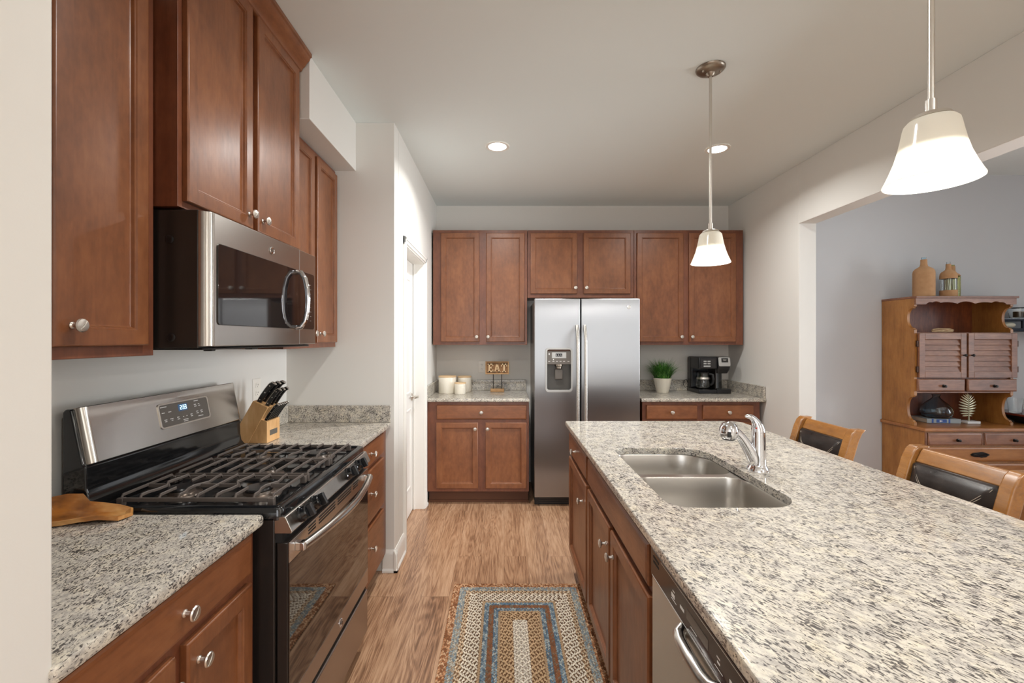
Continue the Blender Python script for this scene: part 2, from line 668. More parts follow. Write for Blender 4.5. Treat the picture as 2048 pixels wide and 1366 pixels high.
def text(name, body, size, mat, parent, loc, rot, ext=0.0008):
    cu = bpy.data.curves.new(name, 'FONT')
    cu.body, cu.size, cu.extrude = body, size, ext
    cu.align_x, cu.align_y = 'CENTER', 'CENTER'
    cu.materials.append(mat)
    tmp = bpy.data.objects.new(name, cu)
    me = bpy.data.meshes.new_from_object(tmp)
    bpy.data.objects.remove(tmp)
    me.name = name
    o = bpy.data.objects.new(name, me)
    L = ORG[parent.name]
    o.location = (loc[0] - L[0], loc[1] - L[1], loc[2] - L[2])
    o.rotation_euler = rot
    o.parent = parent
    C.objects.link(o)
    return o


def FX(x0):          # front faces +x : (u, d, w) -> (x0 + d, u, w)
    return lambda p: (x0 + p[1], p[0], p[2])


def FY(y0):          # front faces -y
    return lambda p: (p[0], y0 - p[1], p[2])


def FNX(x0):         # front faces -x
    return lambda p: (x0 - p[1], p[0], p[2])


def B(*a):
    return MB().box(*a)
# ================================================================== room shell
XL, XR, YB, YP, XP, ZC = -1.33, 2.23, 4.40, 2.706, -0.67, 2.743
struct('floor', B(-1.5, 5.75, -3.62, 4.55, -0.06, 0), M['floor'])
struct('ceiling', B(-1.5, 5.75, -3.62, 4.55, ZC, ZC + 0.1), M['ceiling'])
struct('wall_left', B(XL - 0.12, XL, -3.6, YP, 0, ZC), M['wall'])
struct('wall_near', B(XL, -0.70, 0.55, 0.687, 0, ZC), M['wall'], bev=0.004)
struct('wall_pantry_front', B(XL - 0.12, XP, YP, YP + 0.11, 0, ZC), M['wall'], bev=0.003)
w = MB()
D0, D1, DZ = 2.985, 3.705, 2.055
w.box(XP - 0.12, XP, YP + 0.11, D0, 0, ZC).box(XP - 0.12, XP, D1, YB, 0, ZC).box(XP - 0.12, XP, D0, D1, DZ, ZC)
struct('wall_pantry_side', w, M['wall'])
struct('wall_back', B(XP - 0.12, XR + 0.13, YB, YB + 0.12, 0, ZC), M['wall'])
w = MB()
OY0, OY1, OZ = 1.55, 3.345, 2.293  # unseen near jamb placed to shade the near wall end from window light
w.box(XR, XR + 0.13, OY1, YB, 0, ZC).box(XR, XR + 0.13, -3.6, OY0, 0, ZC).box(XR, XR + 0.13, OY0, OY1, OZ, ZC)
struct('wall_right', w, M['wall'], bev=0.003)
struct('wall_dining', B(XR + 0.13, 5.62, 3.57, 3.69, 0, ZC), M['wall_blue'])
struct('wall_east', MB().box(5.6, 5.72, -3.6, -0.6, 0, ZC).box(5.6, 5.72, 2.2, 3.57, 0, ZC).box(5.6, 5.72, -0.6, 2.2, 0, 0.55).box(5.6, 5.72, -0.6, 2.2, 2.45, ZC), M['wall_blue'])
struct('wall_south', MB().box(-1.45, -1.2, -3.62, -3.5, 0, ZC).box(-1.2, 0.7, -3.62, -3.5, 0, 0.2).box(-1.2, 0.7, -3.62, -3.5, 2.4, ZC)
       .box(0.7, 2.95, -3.62, -3.5, 0, ZC).box(2.95, 5.05, -3.62, -3.5, 0, 0.6).box(2.95, 5.05, -3.62, -3.5, 2.4, ZC).box(5.05, 5.72, -3.62, -3.5, 0, ZC), M['wall'])
for i, (axis, a0, a1, z0, z1) in enumerate((('y', -1.2, 0.7, 0.2, 2.4), ('y', 2.95, 5.05, 0.6, 2.4), ('x', -0.6, 2.2, 0.55, 2.45))):
    w = MB()
    for q0, q1, r0, r1 in ((a0, a0 + 0.05, z0, z1), (a1 - 0.05, a1, z0, z1), (a0, a1, z0, z0 + 0.05), (a0, a1, z1 - 0.05, z1), ((a0 + a1) / 2 - 0.03, (a0 + a1) / 2 + 0.03, z0, z1)):
        if axis == 'y':
            w.box(q0, q1, -3.58, -3.53, r0, r1)
        else:
            w.box(5.64, 5.69, q0, q1, r0, r1)
    struct('window_%d' % (i + 1), w, M['trim'])
struct('wall_soffit', B(XL, -0.905, 2.062, YP, 2.446, ZC), M['wall'], bev=0.003)

# baseboards, door casing, door
def base_prof(d0, s=1):
    return [(d0, 0), (d0 + s * 0.022, 0), (d0 + s * 0.022, 0.012), (d0 + s * 0.014, 0.022), (d0 + s * 0.014, 0.105), (d0 + s * 0.010, 0.118), (d0 + s * 0.004, 0.132), (d0, 0.132)]
struct('baseboard_pantry', MB().prism(base_prof(YP, -1), 'x', -0.74, XP + 0.022).prism(base_prof(XP), 'y', YP - 0.022, 2.935).prism(base_prof(XP), 'y', 3.757, 3.80), M['trim'])
struct('baseboard_right', MB().prism(base_prof(XR, -1), 'y', OY1 - 0.01, 3.80).prism(base_prof(OY1, -1), 'x', XR - 0.02, XR + 0.13), M['trim'])
struct('baseboard_dining', MB().prism(base_prof(3.57, -1), 'x', XR + 0.13, 3.02), M['trim'])
def casing(y0, y1, z0, z1):
    m = MB()
    for k, (w_, d) in enumerate(((0.058, 0.010), (0.046, 0.016), (0.022, 0.020))):
        e = (0.058 - w_) if k else 0
        m.box(XP, XP + d, y0 - 0.05 + e * 0.15, y0 - 0.05 + 0.006 + w_ - 0.006, z0, z1 + 0.052 - e * 0.15)
        m.box(XP, XP + d, y1 + 0.05 - w_, y1 + 0.05 - e * 0.15, z0, z1 + 0.052 - e * 0.15)
        m.box(XP, XP + d, y0 - 0.05 + e * 0.15, y1 + 0.05 - e * 0.15, z1 + 0.052 - w_, z1 + 0.052 - e * 0.15)
    return m
m = casing(D0, D1, 0, DZ)
m.box(XP - 0.118, XP, D0, D0 + 0.012, 0, DZ).box(XP - 0.118, XP, D1 - 0.012, D1, 0, DZ).box(XP - 0.118, XP, D0, D1, DZ - 0.012, DZ)
m.box(XP - 0.085, XP - 0.072, D1 - 0.026, D1 - 0.012, 0, DZ - 0.012)
struct('trim_1', m, M['trim'], bev=0.0015)
door = MB(FX(XP - 0.125))
dy0, dy1 = D0 + 0.014, D1 - 0.014
door.box(dy0, dy1, 0, 0.036, 0.008, DZ - 0.014)
do = struct('door_1', door, M['trim'], bev=0.001)
pn = MB(FX(XP - 0.125))
for z0, z1 in ((0.22, 0.86), (0.98, 1.90)):
    for y0, y1 in ((dy0 + 0.11, dy1 - 0.11),):
        pn.rect(y0, y1, z0, z1, [(0, 0.036), (0.004, 0.043), (0.014, 0.043), (0.02, 0.037), (0.05, 0.037), (0.07, 0.042)], False)
obj('door_panel', pn, M['trim'], do)
hx, hy, hz = XP - 0.089, dy1 - 0.06, 0.945
hd = MB().lathe([(0.032, 0), (0.032, 0.006), (0.026, 0.012), (0.012, 0.014), (0.011, 0.05), (0.013, 0.056)], (hx, hy, hz), 20, 'x')
hd.tube([(hx + 0.05, hy, hz), (hx + 0.052, hy - 0.04, hz + 0.002), (hx + 0.05, hy - 0.09, hz + 0.004), (hx + 0.045, hy - 0.115, hz + 0.002)], [0.011, 0.009, 0.008, 0.006], 10)
obj('door_handle', hd, M['nickel'], do)
for zz in (0.3, 1.1, 1.85):
    obj('hinge', MB().lathe([(0.006, zz), (0.006, zz + 0.09)], (XP - 0.082, D0 + 0.02, 0), 8), M['nickel'], do)

# ================================================================== cabinets
DOOR = [(0, 0.001), (0, 0.015), (0.003, 0.019), (0.006, 0.020), (0.042, 0.020), (0.0445, 0.0165), (0.048, 0.0165), (0.051, 0.009), (0.055, 0.0065)]
DRAW = [(0, 0.001), (0, 0.013), (0.004, 0.0175), (0.008, 0.018), (0.012, 0.020)]
KNOB = [(0.0085, 0.0), (0.0085, 0.002), (0.0055, 0.005), (0.005, 0.014), (0.008, 0.018), (0.0155, 0.021), (0.0165, 0.024), (0.0145, 0.027), (0.009, 0.0285)]

def knob_on(parent, xf, u, w, scale=1.0):
    m = MB(xf)
    ls = []
    for r, h in KNOB:
        ls.append([(u + r * scale * math.cos(2 * PI * k / 16), 0.020 + h * scale, w + r * scale * math.sin(2 * PI * k / 16)) for k in range(16)])
    m.loops(ls)
    a = 0.9
    c, s = math.cos(a) * 0.013 * scale, math.sin(a) * 0.013 * scale
    t = 0.020 + 0.0285 * scale
    m.tube([(u - c, t - 0.0015, w - s), (u, t + 0.0006, w), (u + c, t - 0.0015, w + s)], 0.0016 * scale, 6)
    return obj('knob', m, M['nickel'], parent)

def cabinet(name, label, xf, u0, u1, z0, z1, depth, fronts, toe=False, group=None, hollow=False, level='cherry_flat'):
    loc = xf(((u0 + u1) / 2, -depth / 2, 0 if toe else z0))
    root = thing(name, label, 'cabinet', loc, group)
    b = MB(xf)
    if hollow:
        b.box(u0, u0 + 0.018, -depth, -0.02, z0, z1).box(u1 - 0.018, u1, -depth, -0.02, z0, z1).box(u0 + 0.018, u1 - 0.018, -depth, -0.02, z0, z0 + 0.018)
        b.box(u0 + 0.018, u1 - 0.018, -depth, -depth + 0.012, z0 + 0.018, z1)
        b.box(u0, u0 + 0.04, -0.02, 0, z0, z1).box(u1 - 0.04, u1, -0.02, 0, z0, z1).box(u0 + 0.04, u1 - 0.04, -0.02, 0, z1 - 0.04, z1).box(u0 + 0.04, u1 - 0.04, -0.02, 0, z0, z0 + 0.035)
        b.box(u0 + 0.04, u1 - 0.04, -0.02, 0, 0.70, 0.735).box((u0 + u1) / 2 - 0.04, (u0 + u1) / 2 + 0.04, -0.02, 0, z0, 0.72)
    else:
        b.box(u0, u1, -depth, 0, z0, z1)
    obj('carcass', b, M['cherry_dark'], root, 0.0012)
    if toe:
        obj('toe_kick', MB(xf).box(u0 + 0.002, u1 - 0.002, -depth, -0.075, 0.001, z0).box(u0 + 0.002, u1 - 0.002, -0.075, -0.064, 0.001, 0.018), M['toe'], root)
    for f in fronts:
        kind, a0, a1, b0, b1 = f[:5]
        fr = obj('door' if kind == 'door' else 'drawer', MB(xf).rect(a0, a1, b0, b1, DOOR if kind == 'door' else DRAW), M['cherry' if kind == 'door' else level], root)
        if len(f) > 5 and f[5]:
            knob_on(fr, xf, f[5][0], f[5][1])
    return root

fl = FX(-1.03)      # left uppers
cabinet('wall_cabinet', 'tall cherry wall cabinet beside the black microwave side, next to the white wall end', fl, 0.690, 1.300, 1.372, 2.44, 0.298,
        [('door', 0.994, 1.262, 1.402, 2.412, (1.035, 1.452)), ('door', 0.706, 0.978, 1.402, 2.412, (0.937, 1.452))], group=None)
fm = FX(-0.962)
mwc = cabinet('wall_cabinet', 'cherry wall cabinet with crown molding directly above the microwave', fm, 1.304, 2.060, 1.812, 2.69, 0.366,
        [('door', 1.322, 1.665, 1.832, 2.665, (1.637, 1.882)), ('door', 1.700, 2.043, 1.832, 2.665, (1.728, 1.880))])
cr = [(-0.945, 2.66), (-0.938, 2.664), (-0.934, 2.676), (-0.926, 2.682), (-0.914, 2.70), (-0.902, 2.712), (-0.899, 2.722), (-0.892, 2.726), (-0.892, 2.741), (-0.96, 2.741), (-0.96, 2.66)]
obj('crown_molding', MB().prism(cr, 'y', 1.31, 2.055), M['cherry_flat'], mwc)
cabinet('wall_cabinet', 'narrow two-door cherry wall cabinet under the white soffit, right beside the pantry wall', fl, 2.066, 2.702, 1.372, 2.44, 0.298,
        [('door', 2.084, 2.368, 1.40, 2.412, (2.338, 1.449)), ('door', 2.402, 2.686, 1.40, 2.412, (2.432, 1.449))])

fb = FY(4.085)      # back uppers
cabinet('wall_cabinet', 'two-door cherry wall cabinet above the cream canisters, next to the pantry door', fb, -0.655, 0.213, 1.366, 2.425, 0.312,
        [('door', -0.581, -0.228, 1.394, 2.396, (-0.250, 1.440)), ('door', -0.164, 0.189, 1.394, 2.396, (-0.145, 1.440))])
cabinet('wall_cabinet', 'short two-door cherry wall cabinet above the refrigerator', fb, 0.216, 1.198, 1.800, 2.425, 0.312,
        [('door', 0.244, 0.673, 1.836, 2.396, (0.655, 1.890)), ('door', 0.733, 1.164, 1.836, 2.396, (0.756, 1.890))])
cabinet('wall_cabinet', 'two-door cherry wall cabinet above the coffee maker, behind the small pendant', fb, 1.201, 2.206, 1.366, 2.425, 0.312,
        [('door', 1.224, 1.652, 1.394, 2.396, (1.628, 1.440)), ('door', 1.703, 2.135, 1.394, 2.396, (1.725, 1.440))])

fl2 = FX(-0.722)    # left bases
ZB, ZT = 0.114, 0.882
cabinet('base_cabinet', 'cherry base cabinet with a drawer over two doors, near side of the range', fl2, 0.690, 1.272, ZB, ZT, 0.60,
        [('drawer', 0.706, 1.238, 0.762, 0.872, (0.972, 0.817)), ('door', 0.985, 1.238, 0.135, 0.738, (1.018, 0.683)), ('door', 0.706, 0.950, 0.135, 0.738, (0.925, 0.683))], True)
cabinet('base_cabinet', 'cherry base cabinet with three stacked drawers between range and pantry wall', fl2, 2.062, 2.702, ZB, ZT, 0.60,
        [('drawer', 2.080, 2.600, 0.752, 0.868, (2.34, 0.812)), ('drawer', 2.080, 2.600, 0.452, 0.726, (2.34, 0.60)), ('drawer', 2.080, 2.600, 0.138, 0.426, (2.34, 0.31))], True)
fb2 = FY(3.79)
cabinet('base_cabinet', 'cherry base cabinet with one wide drawer and two doors under the cream canisters', fb2, -0.655, 0.213, ZB, ZT, 0.60,
        [('drawer', -0.575, 0.192, 0.734, 0.856, (-0.193, 0.795)), ('door', -0.579, -0.222, 0.144, 0.706, (-0.246, 0.655)), ('door', -0.158, 0.192, 0.144, 0.706, (-0.140, 0.655))], True, level='cherry_wide')
cabinet('base_cabinet', 'cherry base cabinet with two drawers side by side under the coffee maker', fb2, 1.184, 2.190, ZB, ZT, 0.60,
        [('drawer', 1.216, 1.650, 0.734, 0.856, (1.43, 0.795)), ('drawer', 1.698, 2.132, 0.734, 0.856, (1.915, 0.795)),
         ('door', 1.216, 1.650, 0.144, 0.706, (1.628, 0.655)), ('door', 1.698, 2.132, 0.144, 0.706, (1.72, 0.655))], True, level='cherry_wide')
fi = FNX(0.415)     # island, doors face the range
cabinet('base_cabinet', 'narrow cherry island cabinet with one drawer over one door, across from the refrigerator', fi, 2.125, 2.712, ZB, ZT, 0.60,
        [('drawer', 2.142, 2.70, 0.735, 0.852, (2.45, 0.795)), ('door', 2.142, 2.70, 0.140, 0.708, (2.225, 0.605))], True)
cabinet('base_cabinet', 'wide cherry island cabinet with a false drawer front and two doors below the sink', fi, 1.200, 2.121, ZB, ZT, 0.60,
        [('drawer', 1.226, 2.104, 0.735, 0.852), ('door', 1.672, 2.104, 0.140, 0.708, (1.715, 0.628)), ('door', 1.218, 1.650, 0.140, 0.708, (1.605, 0.628))], True, hollow=True)
cabinet('base_cabinet', 'cherry island end cabinet beyond the dishwasher, at the near end of the island', fi, 0.365, 0.572, ZB, ZT, 0.60,
        [('door', 0.380, 0.557, 0.140, 0.852, (0.53, 0.78))], True)
tag(obj('island_panel', B(1.022, 1.045, 0.365, 2.712, 0.001, 0.882), M['cherry_dark'], None, 0.002, loc=(1.03, 1.5, 0)),
    'cherry panel closing the seating side of the granite island, facing the stools', 'panel')

# ================================================================== countertops
ZT0, ZT1 = 0.884, 0.914
PZ = lambda u, d, w: (u, w, d)
def counter(name, label, outer, holes, m, loc):
    return tag(obj(name, MB().slab(outer, holes, ZT0, ZT1, 0.008, PZ, 0.003), M[m], None, loc=loc), label, 'countertop')
c = counter('countertop', 'grey-beige granite countertop holding the carved wooden dish, near side of the range', rrect(XL + 0.002, -0.690, 0.680, 1.282, [0.018, 0.009, 0.009, 0.009], 4), [], 'granite_left', (-1.0, 1.0, ZT0))
obj('backsplash', B(XL + 0.001, XL + 0.022, 0.690, 1.282, ZT1, 1.016), M['granite_back'], c, 0.003)
c = counter('countertop', 'grey-beige granite countertop holding the knife block, between range and pantry wall', rrect(XL + 0.002, -0.690, 2.056, YP - 0.002, [0.009, 0.009, 0.009, 0.012], 4), [], 'granite_left', (-1.0, 2.3, ZT0))
obj('backsplash', B(XL + 0.001, XL + 0.022, 2.056, YP - 0.002, ZT1, 1.016), M['granite_back'], c, 0.003)
obj('backsplash', B(XL + 0.022, -0.690, YP - 0.022, YP - 0.002, ZT1, 1.016), M['granite_back'], c, 0.003)
c = counter('countertop', 'speckled granite countertop holding the cream canisters, by the pantry door', rrect(XP + 0.001, 0.219, 3.755, YB - 0.002, 0.009, 3), [], 'granite_back', (-0.2, 4.0, ZT0))
obj('backsplash', B(XP + 0.022, 0.219, YB - 0.022, YB - 0.002, ZT1, 1.016), M['granite_back'], c, 0.003)
obj('backsplash', B(XP + 0.001, XP + 0.021, 3.765, YB - 0.002, ZT1, 1.016), M['granite_back'], c, 0.003)
c = counter('countertop', 'speckled granite countertop holding the coffee maker and potted grass', rrect(1.166, XR - 0.002, 3.755, YB - 0.002, 0.009, 3), [], 'granite_back', (1.7, 4.0, ZT0))
obj('backsplash', B(1.166, XR - 0.022, YB - 0.022, YB - 0.002, ZT1, 1.016), M['granite_back'], c, 0.003)
obj('backsplash', B(XR - 0.022, XR - 0.002, 3.765, YB - 0.002, ZT1, 1.016), M['granite_back'], c, 0.003)
SX0, SX1, SY0, SY1 = 0.502, 0.915, 1.330, 2.056
hole = rrect(SX0, SX1, SY0, SY1, [0.13, 0.07, 0.07, 0.11], 10)
counter('countertop', 'large granite island countertop with the sink cut into it', rrect(0.377, 1.454, 0.34, 2.735, [0.07, 0.012, 0.012, 0.05], 8), [hole], 'granite_island', (0.9, 1.5, ZT0))

# ------------------------------------------------------------------ sink
sink = thing('kitchen_sink', 'double-bowl stainless sink mounted under the island granite', 'sink', (0.71, 1.69, 0.70))
b1 = rrect(SX0 - 0.004, SX1 + 0.004, SY0 - 0.004, 1.722, [0.07, 0.07, 0.07, 0.11], 8)
b2 = rrect(SX0 - 0.004, SX1 + 0.002, 1.756, SY1 + 0.004, [0.13, 0.07, 0.06, 0.06], 8)
fl_ = MB().slab(rrect(SX0 - 0.025, SX1 + 0.025, SY0 - 0.025, SY1 + 0.025, 0.08, 6), [b1, b2], 0.8805, 0.8825, 0.0004, PZ, 0.0004)
obj('rim', fl_, M['steel_sink'], sink)
for lp in (b1, b2):
    cx = sum(p[0] for p in lp) / len(lp)
    cy = sum(p[1] for p in lp) / len(lp)
    hx_ = max(abs(p[0] - cx) for p in lp)
    hy_ = max(abs(p[1] - cy) for p in lp)
    ls = []
    for ins, z in ((0, 0.8822), (0.002, 0.876), (0.006, 0.80), (0.010, 0.74), (0.022, 0.718), (0.05, 0.708), (0.10, 0.705)):
        ls.append([(cx + (p[0] - cx) * (1 - ins / hx_), cy + (p[1] - cy) * (1 - ins / hy_), z) for p in lp])
    bw = obj('bowl', MB().loops(ls, False, True), M['steel_sink'], sink)
    obj('drain', MB().lathe([(0.05, 0.7055), (0.05, 0.708), (0.042, 0.709), (0.038, 0.706), (0.0, 0.706)], (cx, cy, 0), 20), M['chrome'], bw)

# ------------------------------------------------------------------ faucet
fx, fy = 0.980, 1.709
fau = thing('kitchen_faucet', 'chrome single-lever faucet with a rounded spray head beside the sink', 'faucet', (fx, fy, ZT1))
obj('base_flange', MB().lathe([(0.040, ZT1), (0.0395, ZT1 + 0.006), (0.034, ZT1 + 0.016), (0.031, ZT1 + 0.021), (0.031, ZT1 + 0.023)], (fx, fy, 0), 28), M['chrome'], fau)
obj('column', MB().lathe([(0.0285, ZT1 + 0.022), (0.0275, ZT1 + 0.05), (0.026, ZT1 + 0.10), (0.0245, ZT1 + 0.135), (0.0245, ZT1 + 0.148)], (fx + 0.002, fy, 0), 28), M['chrome'], fau)
obj('spout', MB().tube([(0.972, fy, 0.938), (0.962, fy, 0.962), (0.948, fy, 0.990), (0.932, fy, 1.017), (0.917, fy, 1.039), (0.904, fy, 1.054), (0.892, fy, 1.063)], [0.023, 0.0235, 0.022, 0.020, 0.018, 0.017, 0.0165], 18), M['chrome'], fau)
hd = MB().lathe([(0.014, 1.036), (0.026, 1.037), (0.031, 1.043), (0.0345, 1.056), (0.0345, 1.070), (0.031, 1.084), (0.023, 1.095), (0.011, 1.101), (0.001, 1.102)], (0.868, fy, 0), 28)
h_ = obj('spray_head', hd, M['chrome'], fau)
obj('spray_button', B(0.848, 0.862, fy - 0.0335, fy - 0.028, 1.048, 1.068), M['black'], h_, 0.001)
obj('nozzle', MB().lathe([(0.020, 1.031), (0.024, 1.033), (0.024, 1.038)], (0.868, fy, 0), 20), M['black'], h_)
lv = obj('lever', MB().tube([(0.982, fy, 1.063), (0.981, fy, 1.075), (0.978, fy, 1.088), (0.973, fy, 1.100), (0.964, fy, 1.112), (0.953, fy, 1.1195), (0.942, fy, 1.122), (0.933, fy, 1.121)],
         [0.0245, 0.0235, 0.020, 0.016, 0.012, 0.010, 0.0085, 0.005], 16, 1.0, (0, 1, 0)), M['chrome'], fau)
obj('temperature_dot', MB().ball((0.964, fy - 0.0185, 1.079), (0.003, 0.002, 0.003), 8, 6), plain('red_dot', rgb(190, 40, 40), 0.4), lv)
# ================================================================== microwave
mw = thing('microwave', 'over-the-range stainless microwave with black glass door', 'microwave', (-1.1, 1.68, 1.387))
MY0, MY1 = 1.310, 2.052
obj('case', B(XL + 0.002, -0.906, MY0, MY1, 1.392, 1.804), M['charcoal'], mw, 0.003)
for yy, zz in ((-1.0, 1.715), (-0.995, 1.425)):
    obj('side_plug', MB().lathe([(0.013, MY0 - 0.0015), (0.011, MY0 - 0.003), (0.006, MY0 - 0.0035)], (yy + 0.01, 0, zz), 14, 'y'), M['black'], mw)

fx_ = FX(-0.906)
pane = MB()
ls = []
for z in (1.398, 1.801):
    prof = []
    for k in range(7):
        a = PI - PI / 2 * k / 6
        prof.append((MY0 + 0.028 + 0.028 * math.cos(a), 0.004 + 0.028 * math.sin(a)))
    prof += [(MY1 - 0.15, 0.0335), (MY1 - 0.006, 0.0335), (MY1, 0.028), (MY1, 0.0), (MY0, 0.0)]
    ls.append([(-0.906 + d, y, z) for y, d in prof])
pane.loops(ls)
dr = obj('door', pane, M['steel'], mw, 0.0015)
gl = MB().slab(rrect(MY0 + 0.038, MY1 - 0.022, 1.463, 1.712, 0.012, 4), [], 0.030, 0.0352, 0.001, lambda u, d, w: (-0.906 + d, u, w))
obj('window', gl, M['microwave_glass'], dr)
for z0, z1 in ((1.399, 1.463), (1.712, 1.80)):
    obj('seam', MB(fx_).box(1.887, 1.889, 0.033, 0.0338, z0, z1), M['silver_plastic'], dr)
hp = [(-0.870, 1.853, 1.700), (-0.850, 1.853, 1.698), (-0.833, 1.853, 1.672), (-0.824, 1.853, 1.630), (-0.821, 1.853, 1.583), (-0.824, 1.853, 1.535), (-0.833, 1.853, 1.494), (-0.850, 1.853, 1.470), (-0.870, 1.853, 1.468)]
obj('handle', MB().tube(hp, 0.0105, 12, 0.8, (0, 1, 0)), M['chrome'], dr)
mk = MB(fx_)
random.seed(5)
for i in range(9):
    for j in range(2):
        mk.box(1.955 + j * 0.03, 1.955 + j * 0.03 + random.uniform(0.008, 0.014), 0.0352, 0.0355, 1.50 + i * 0.02, 1.503 + i * 0.02)
obj('printed_legend', mk, M['grey_panel'], dr)

def badge(parent, xf, u, w, r, rot):
    d = MB(xf)
    ls = []
    for rr, dd in ((r, 0.0), (r, 0.002), (r * 0.88, 0.0035), (r * 0.8, 0.0022), (r * 0.001, 0.0022)):
        ls.append([(u + rr * math.cos(2 * PI * k / 28), dd, w + rr * math.sin(2 * PI * k / 28)) for k in range(28)])
    d.loops(ls)
    o = obj('badge', d, M['chrome'], parent)
    p = xf((u, 0.0026, w))
    text('monogram', 'GE', r * 1.05, M['grey_panel'], o, p, rot)
    return o
badge(dr, FX(-0.906 + 0.0335), 1.663, 1.752, 0.0145, (PI / 2, 0, PI / 2))
und = MB().box(XL + 0.01, -0.90, MY0 + 0.01, MY1 - 0.01, 1.387, 1.393).box(-1.02, -0.99, 1.5, 1.52, 1.379, 1.388).box(-1.02, -0.99, 1.74, 1.78, 1.379, 1.388)
obj('underside', und, M['black'], mw, 0.002)

# ================================================================== gas range
RY0, RY1 = 1.288, 2.048
rg = thing('gas_range', 'stainless and black gas range with cast iron grates, set between the left counters', 'range', (-0.95, 1.668, 0))
obj('side_body', B(-1.285, -0.668, RY0, RY1, 0.03, 0.898).box(-1.28, -0.70, RY0 + 0.04, RY1 - 0.04, 0.0005, 0.03), M['charcoal'], rg, 0.003)
ct = MB()
pl = lambda i: rrect(-1.215 + i, -0.645 - i, RY0 + i, RY1 - i, max(0.02 - i * 0.3, 0.004), 4)
ls = []
for i, z in ((0.006, 0.885), (0.0, 0.892), (0.0, 0.916), (0.004, 0.926), (0.012, 0.930), (0.020, 0.929), (0.026, 0.922), (0.034, 0.916), (0.05, 0.914)):
    ls.append([(x, y, z) for x, y in pl(i)])
ct.loops(ls)
obj('cooktop', ct, M['black_gloss'], rg)
bp = [(-1.288, 0.885), (-1.288, 1.205), (-1.280, 1.214), (-1.262, 1.214), (-1.228, 1.052), (-1.220, 1.046), (-1.218, 0.985), (-1.212, 0.955), (-1.195, 0.936), (-1.17, 0.926), (-1.17, 0.885)]
bg = obj('backguard', MB().prism(bp, 'y', RY0 + 0.001, RY1 - 0.001), M['black_gloss'], rg, 0.006, 3)
# stainless face, slanted: frame (y, out, along)
BT, TT = Vector((-1.222, 0, 1.050)), Vector((-1.255, 0, 1.214))
al = (TT - BT).normalized()
nm = Vector((al.z, 0, -al.x))
SL = lambda p: tuple(BT + al * p[2] + nm * p[1] + Vector((0, p[0], 0)))
Lh = (TT - BT).length
fp = MB(SL)
ls = []
for w_ in (0.0, Lh + 0.004):
    prof = []
    for k in range(6):
        a = PI - PI / 2 * k / 5
        prof.append((RY0 + 0.010 + 0.022 + 0.022 * math.cos(a), -0.006 + 0.020 * math.sin(a)))
    for k in range(6):
        a = PI / 2 - PI / 2 * k / 5
        prof.append((RY1 - 0.004 - 0.022 + 0.022 * math.cos(a), -0.006 + 0.020 * math.sin(a)))
    prof += [(RY1 - 0.004, -0.012), (RY0 + 0.010, -0.012)]
    ls.append([(y, d, w_) for y, d in prof])
fp.loops(ls)
fpo = obj('backguard_face', fp, M['steel'], bg, 0.002)
# display panel is a part of its own
dp = obj('control_display', MB().slab(rrect(1.575, 1.832, 0.048, 0.132, 0.009, 4), [], 0.010, 0.0155, 0.0008, lambda u, d, w: SL((u, d, w))), M['grey_panel'], rg)
fr_ = MB().slab(rrect(1.572, 1.835, 0.045, 0.135, 0.011, 4), [rrect(1.577, 1.830, 0.050, 0.130, 0.008, 4)], 0.010, 0.0172, 0.0006, lambda u, d, w: SL((u, d, w)))
obj('display_frame', fr_, M['nickel'], dp)
obj('clock_screen', MB(SL).box(1.668, 1.715, 0.0156, 0.0160, 0.096, 0.122), M['display'], dp)
SEG = {'2': 'abged', '3': 'abgcd'}
dg = MB(SL)
def seg7(ch, u0, w0, W, Hh, t=0.0022, d0=0.0161, d1=0.0166):
    R = {'a': (0, W, Hh - t, Hh), 'g': (0, W, Hh / 2 - t / 2, Hh / 2 + t / 2), 'd': (0, W, 0, t), 'b': (W - t, W, Hh / 2, Hh), 'c': (W - t, W, 0, Hh / 2), 'e': (0, t, 0, Hh / 2), 'f': (0, t, Hh / 2, Hh)}
    for s in SEG[ch]:
        a = R[s]
        dg.box(u0 + a[0], u0 + a[1], d0, d1, w0 + a[2], w0 + a[3])
for ch, u0 in (('2', 1.677), ('3', 1.690), ('3', 1.7015)):
    seg7(ch, u0, 0.101, 0.0085, 0.0165)
dg.box(1.6868, 1.6884, 0.0161, 0.0166, 0.1045, 0.1061).box(1.6868, 1.6884, 0.0161, 0.0166, 0.1115, 0.1131)
obj('clock_digits', dg, M['digit'], dp)
for u, w_, l in ((1.583, 0.121, 0.03), (1.586, 0.100, 0.014), (1.617, 0.100, 0.014), (1.592, 0.074, 0.013), (1.594, 0.068, 0.010), (1.620, 0.074, 0.015), (1.625, 0.068, 0.008), (1.654, 0.074, 0.011), (1.655, 0.067, 0.012),
                (1.684, 0.072, 0.005), (1.702, 0.072, 0.005), (1.683, 0.060, 0.026), (1.685, 0.054, 0.022), (1.724, 0.074, 0.011), (1.725, 0.067, 0.011), (1.755, 0.122, 0.024), (1.752, 0.108, 0.012), (1.753, 0.101, 0.013),
                (1.775, 0.108, 0.008), (1.776, 0.101, 0.010), (1.757, 0.080, 0.012), (1.758, 0.073, 0.012), (1.782, 0.080, 0.012), (1.783, 0.073, 0.012), (1.765, 0.060, 0.028)):
    obj('printed_legend', MB(SL).box(u, u + l, 0.0156, 0.0159, w_, w_ + 0.0028), M['white_mark'], dp)

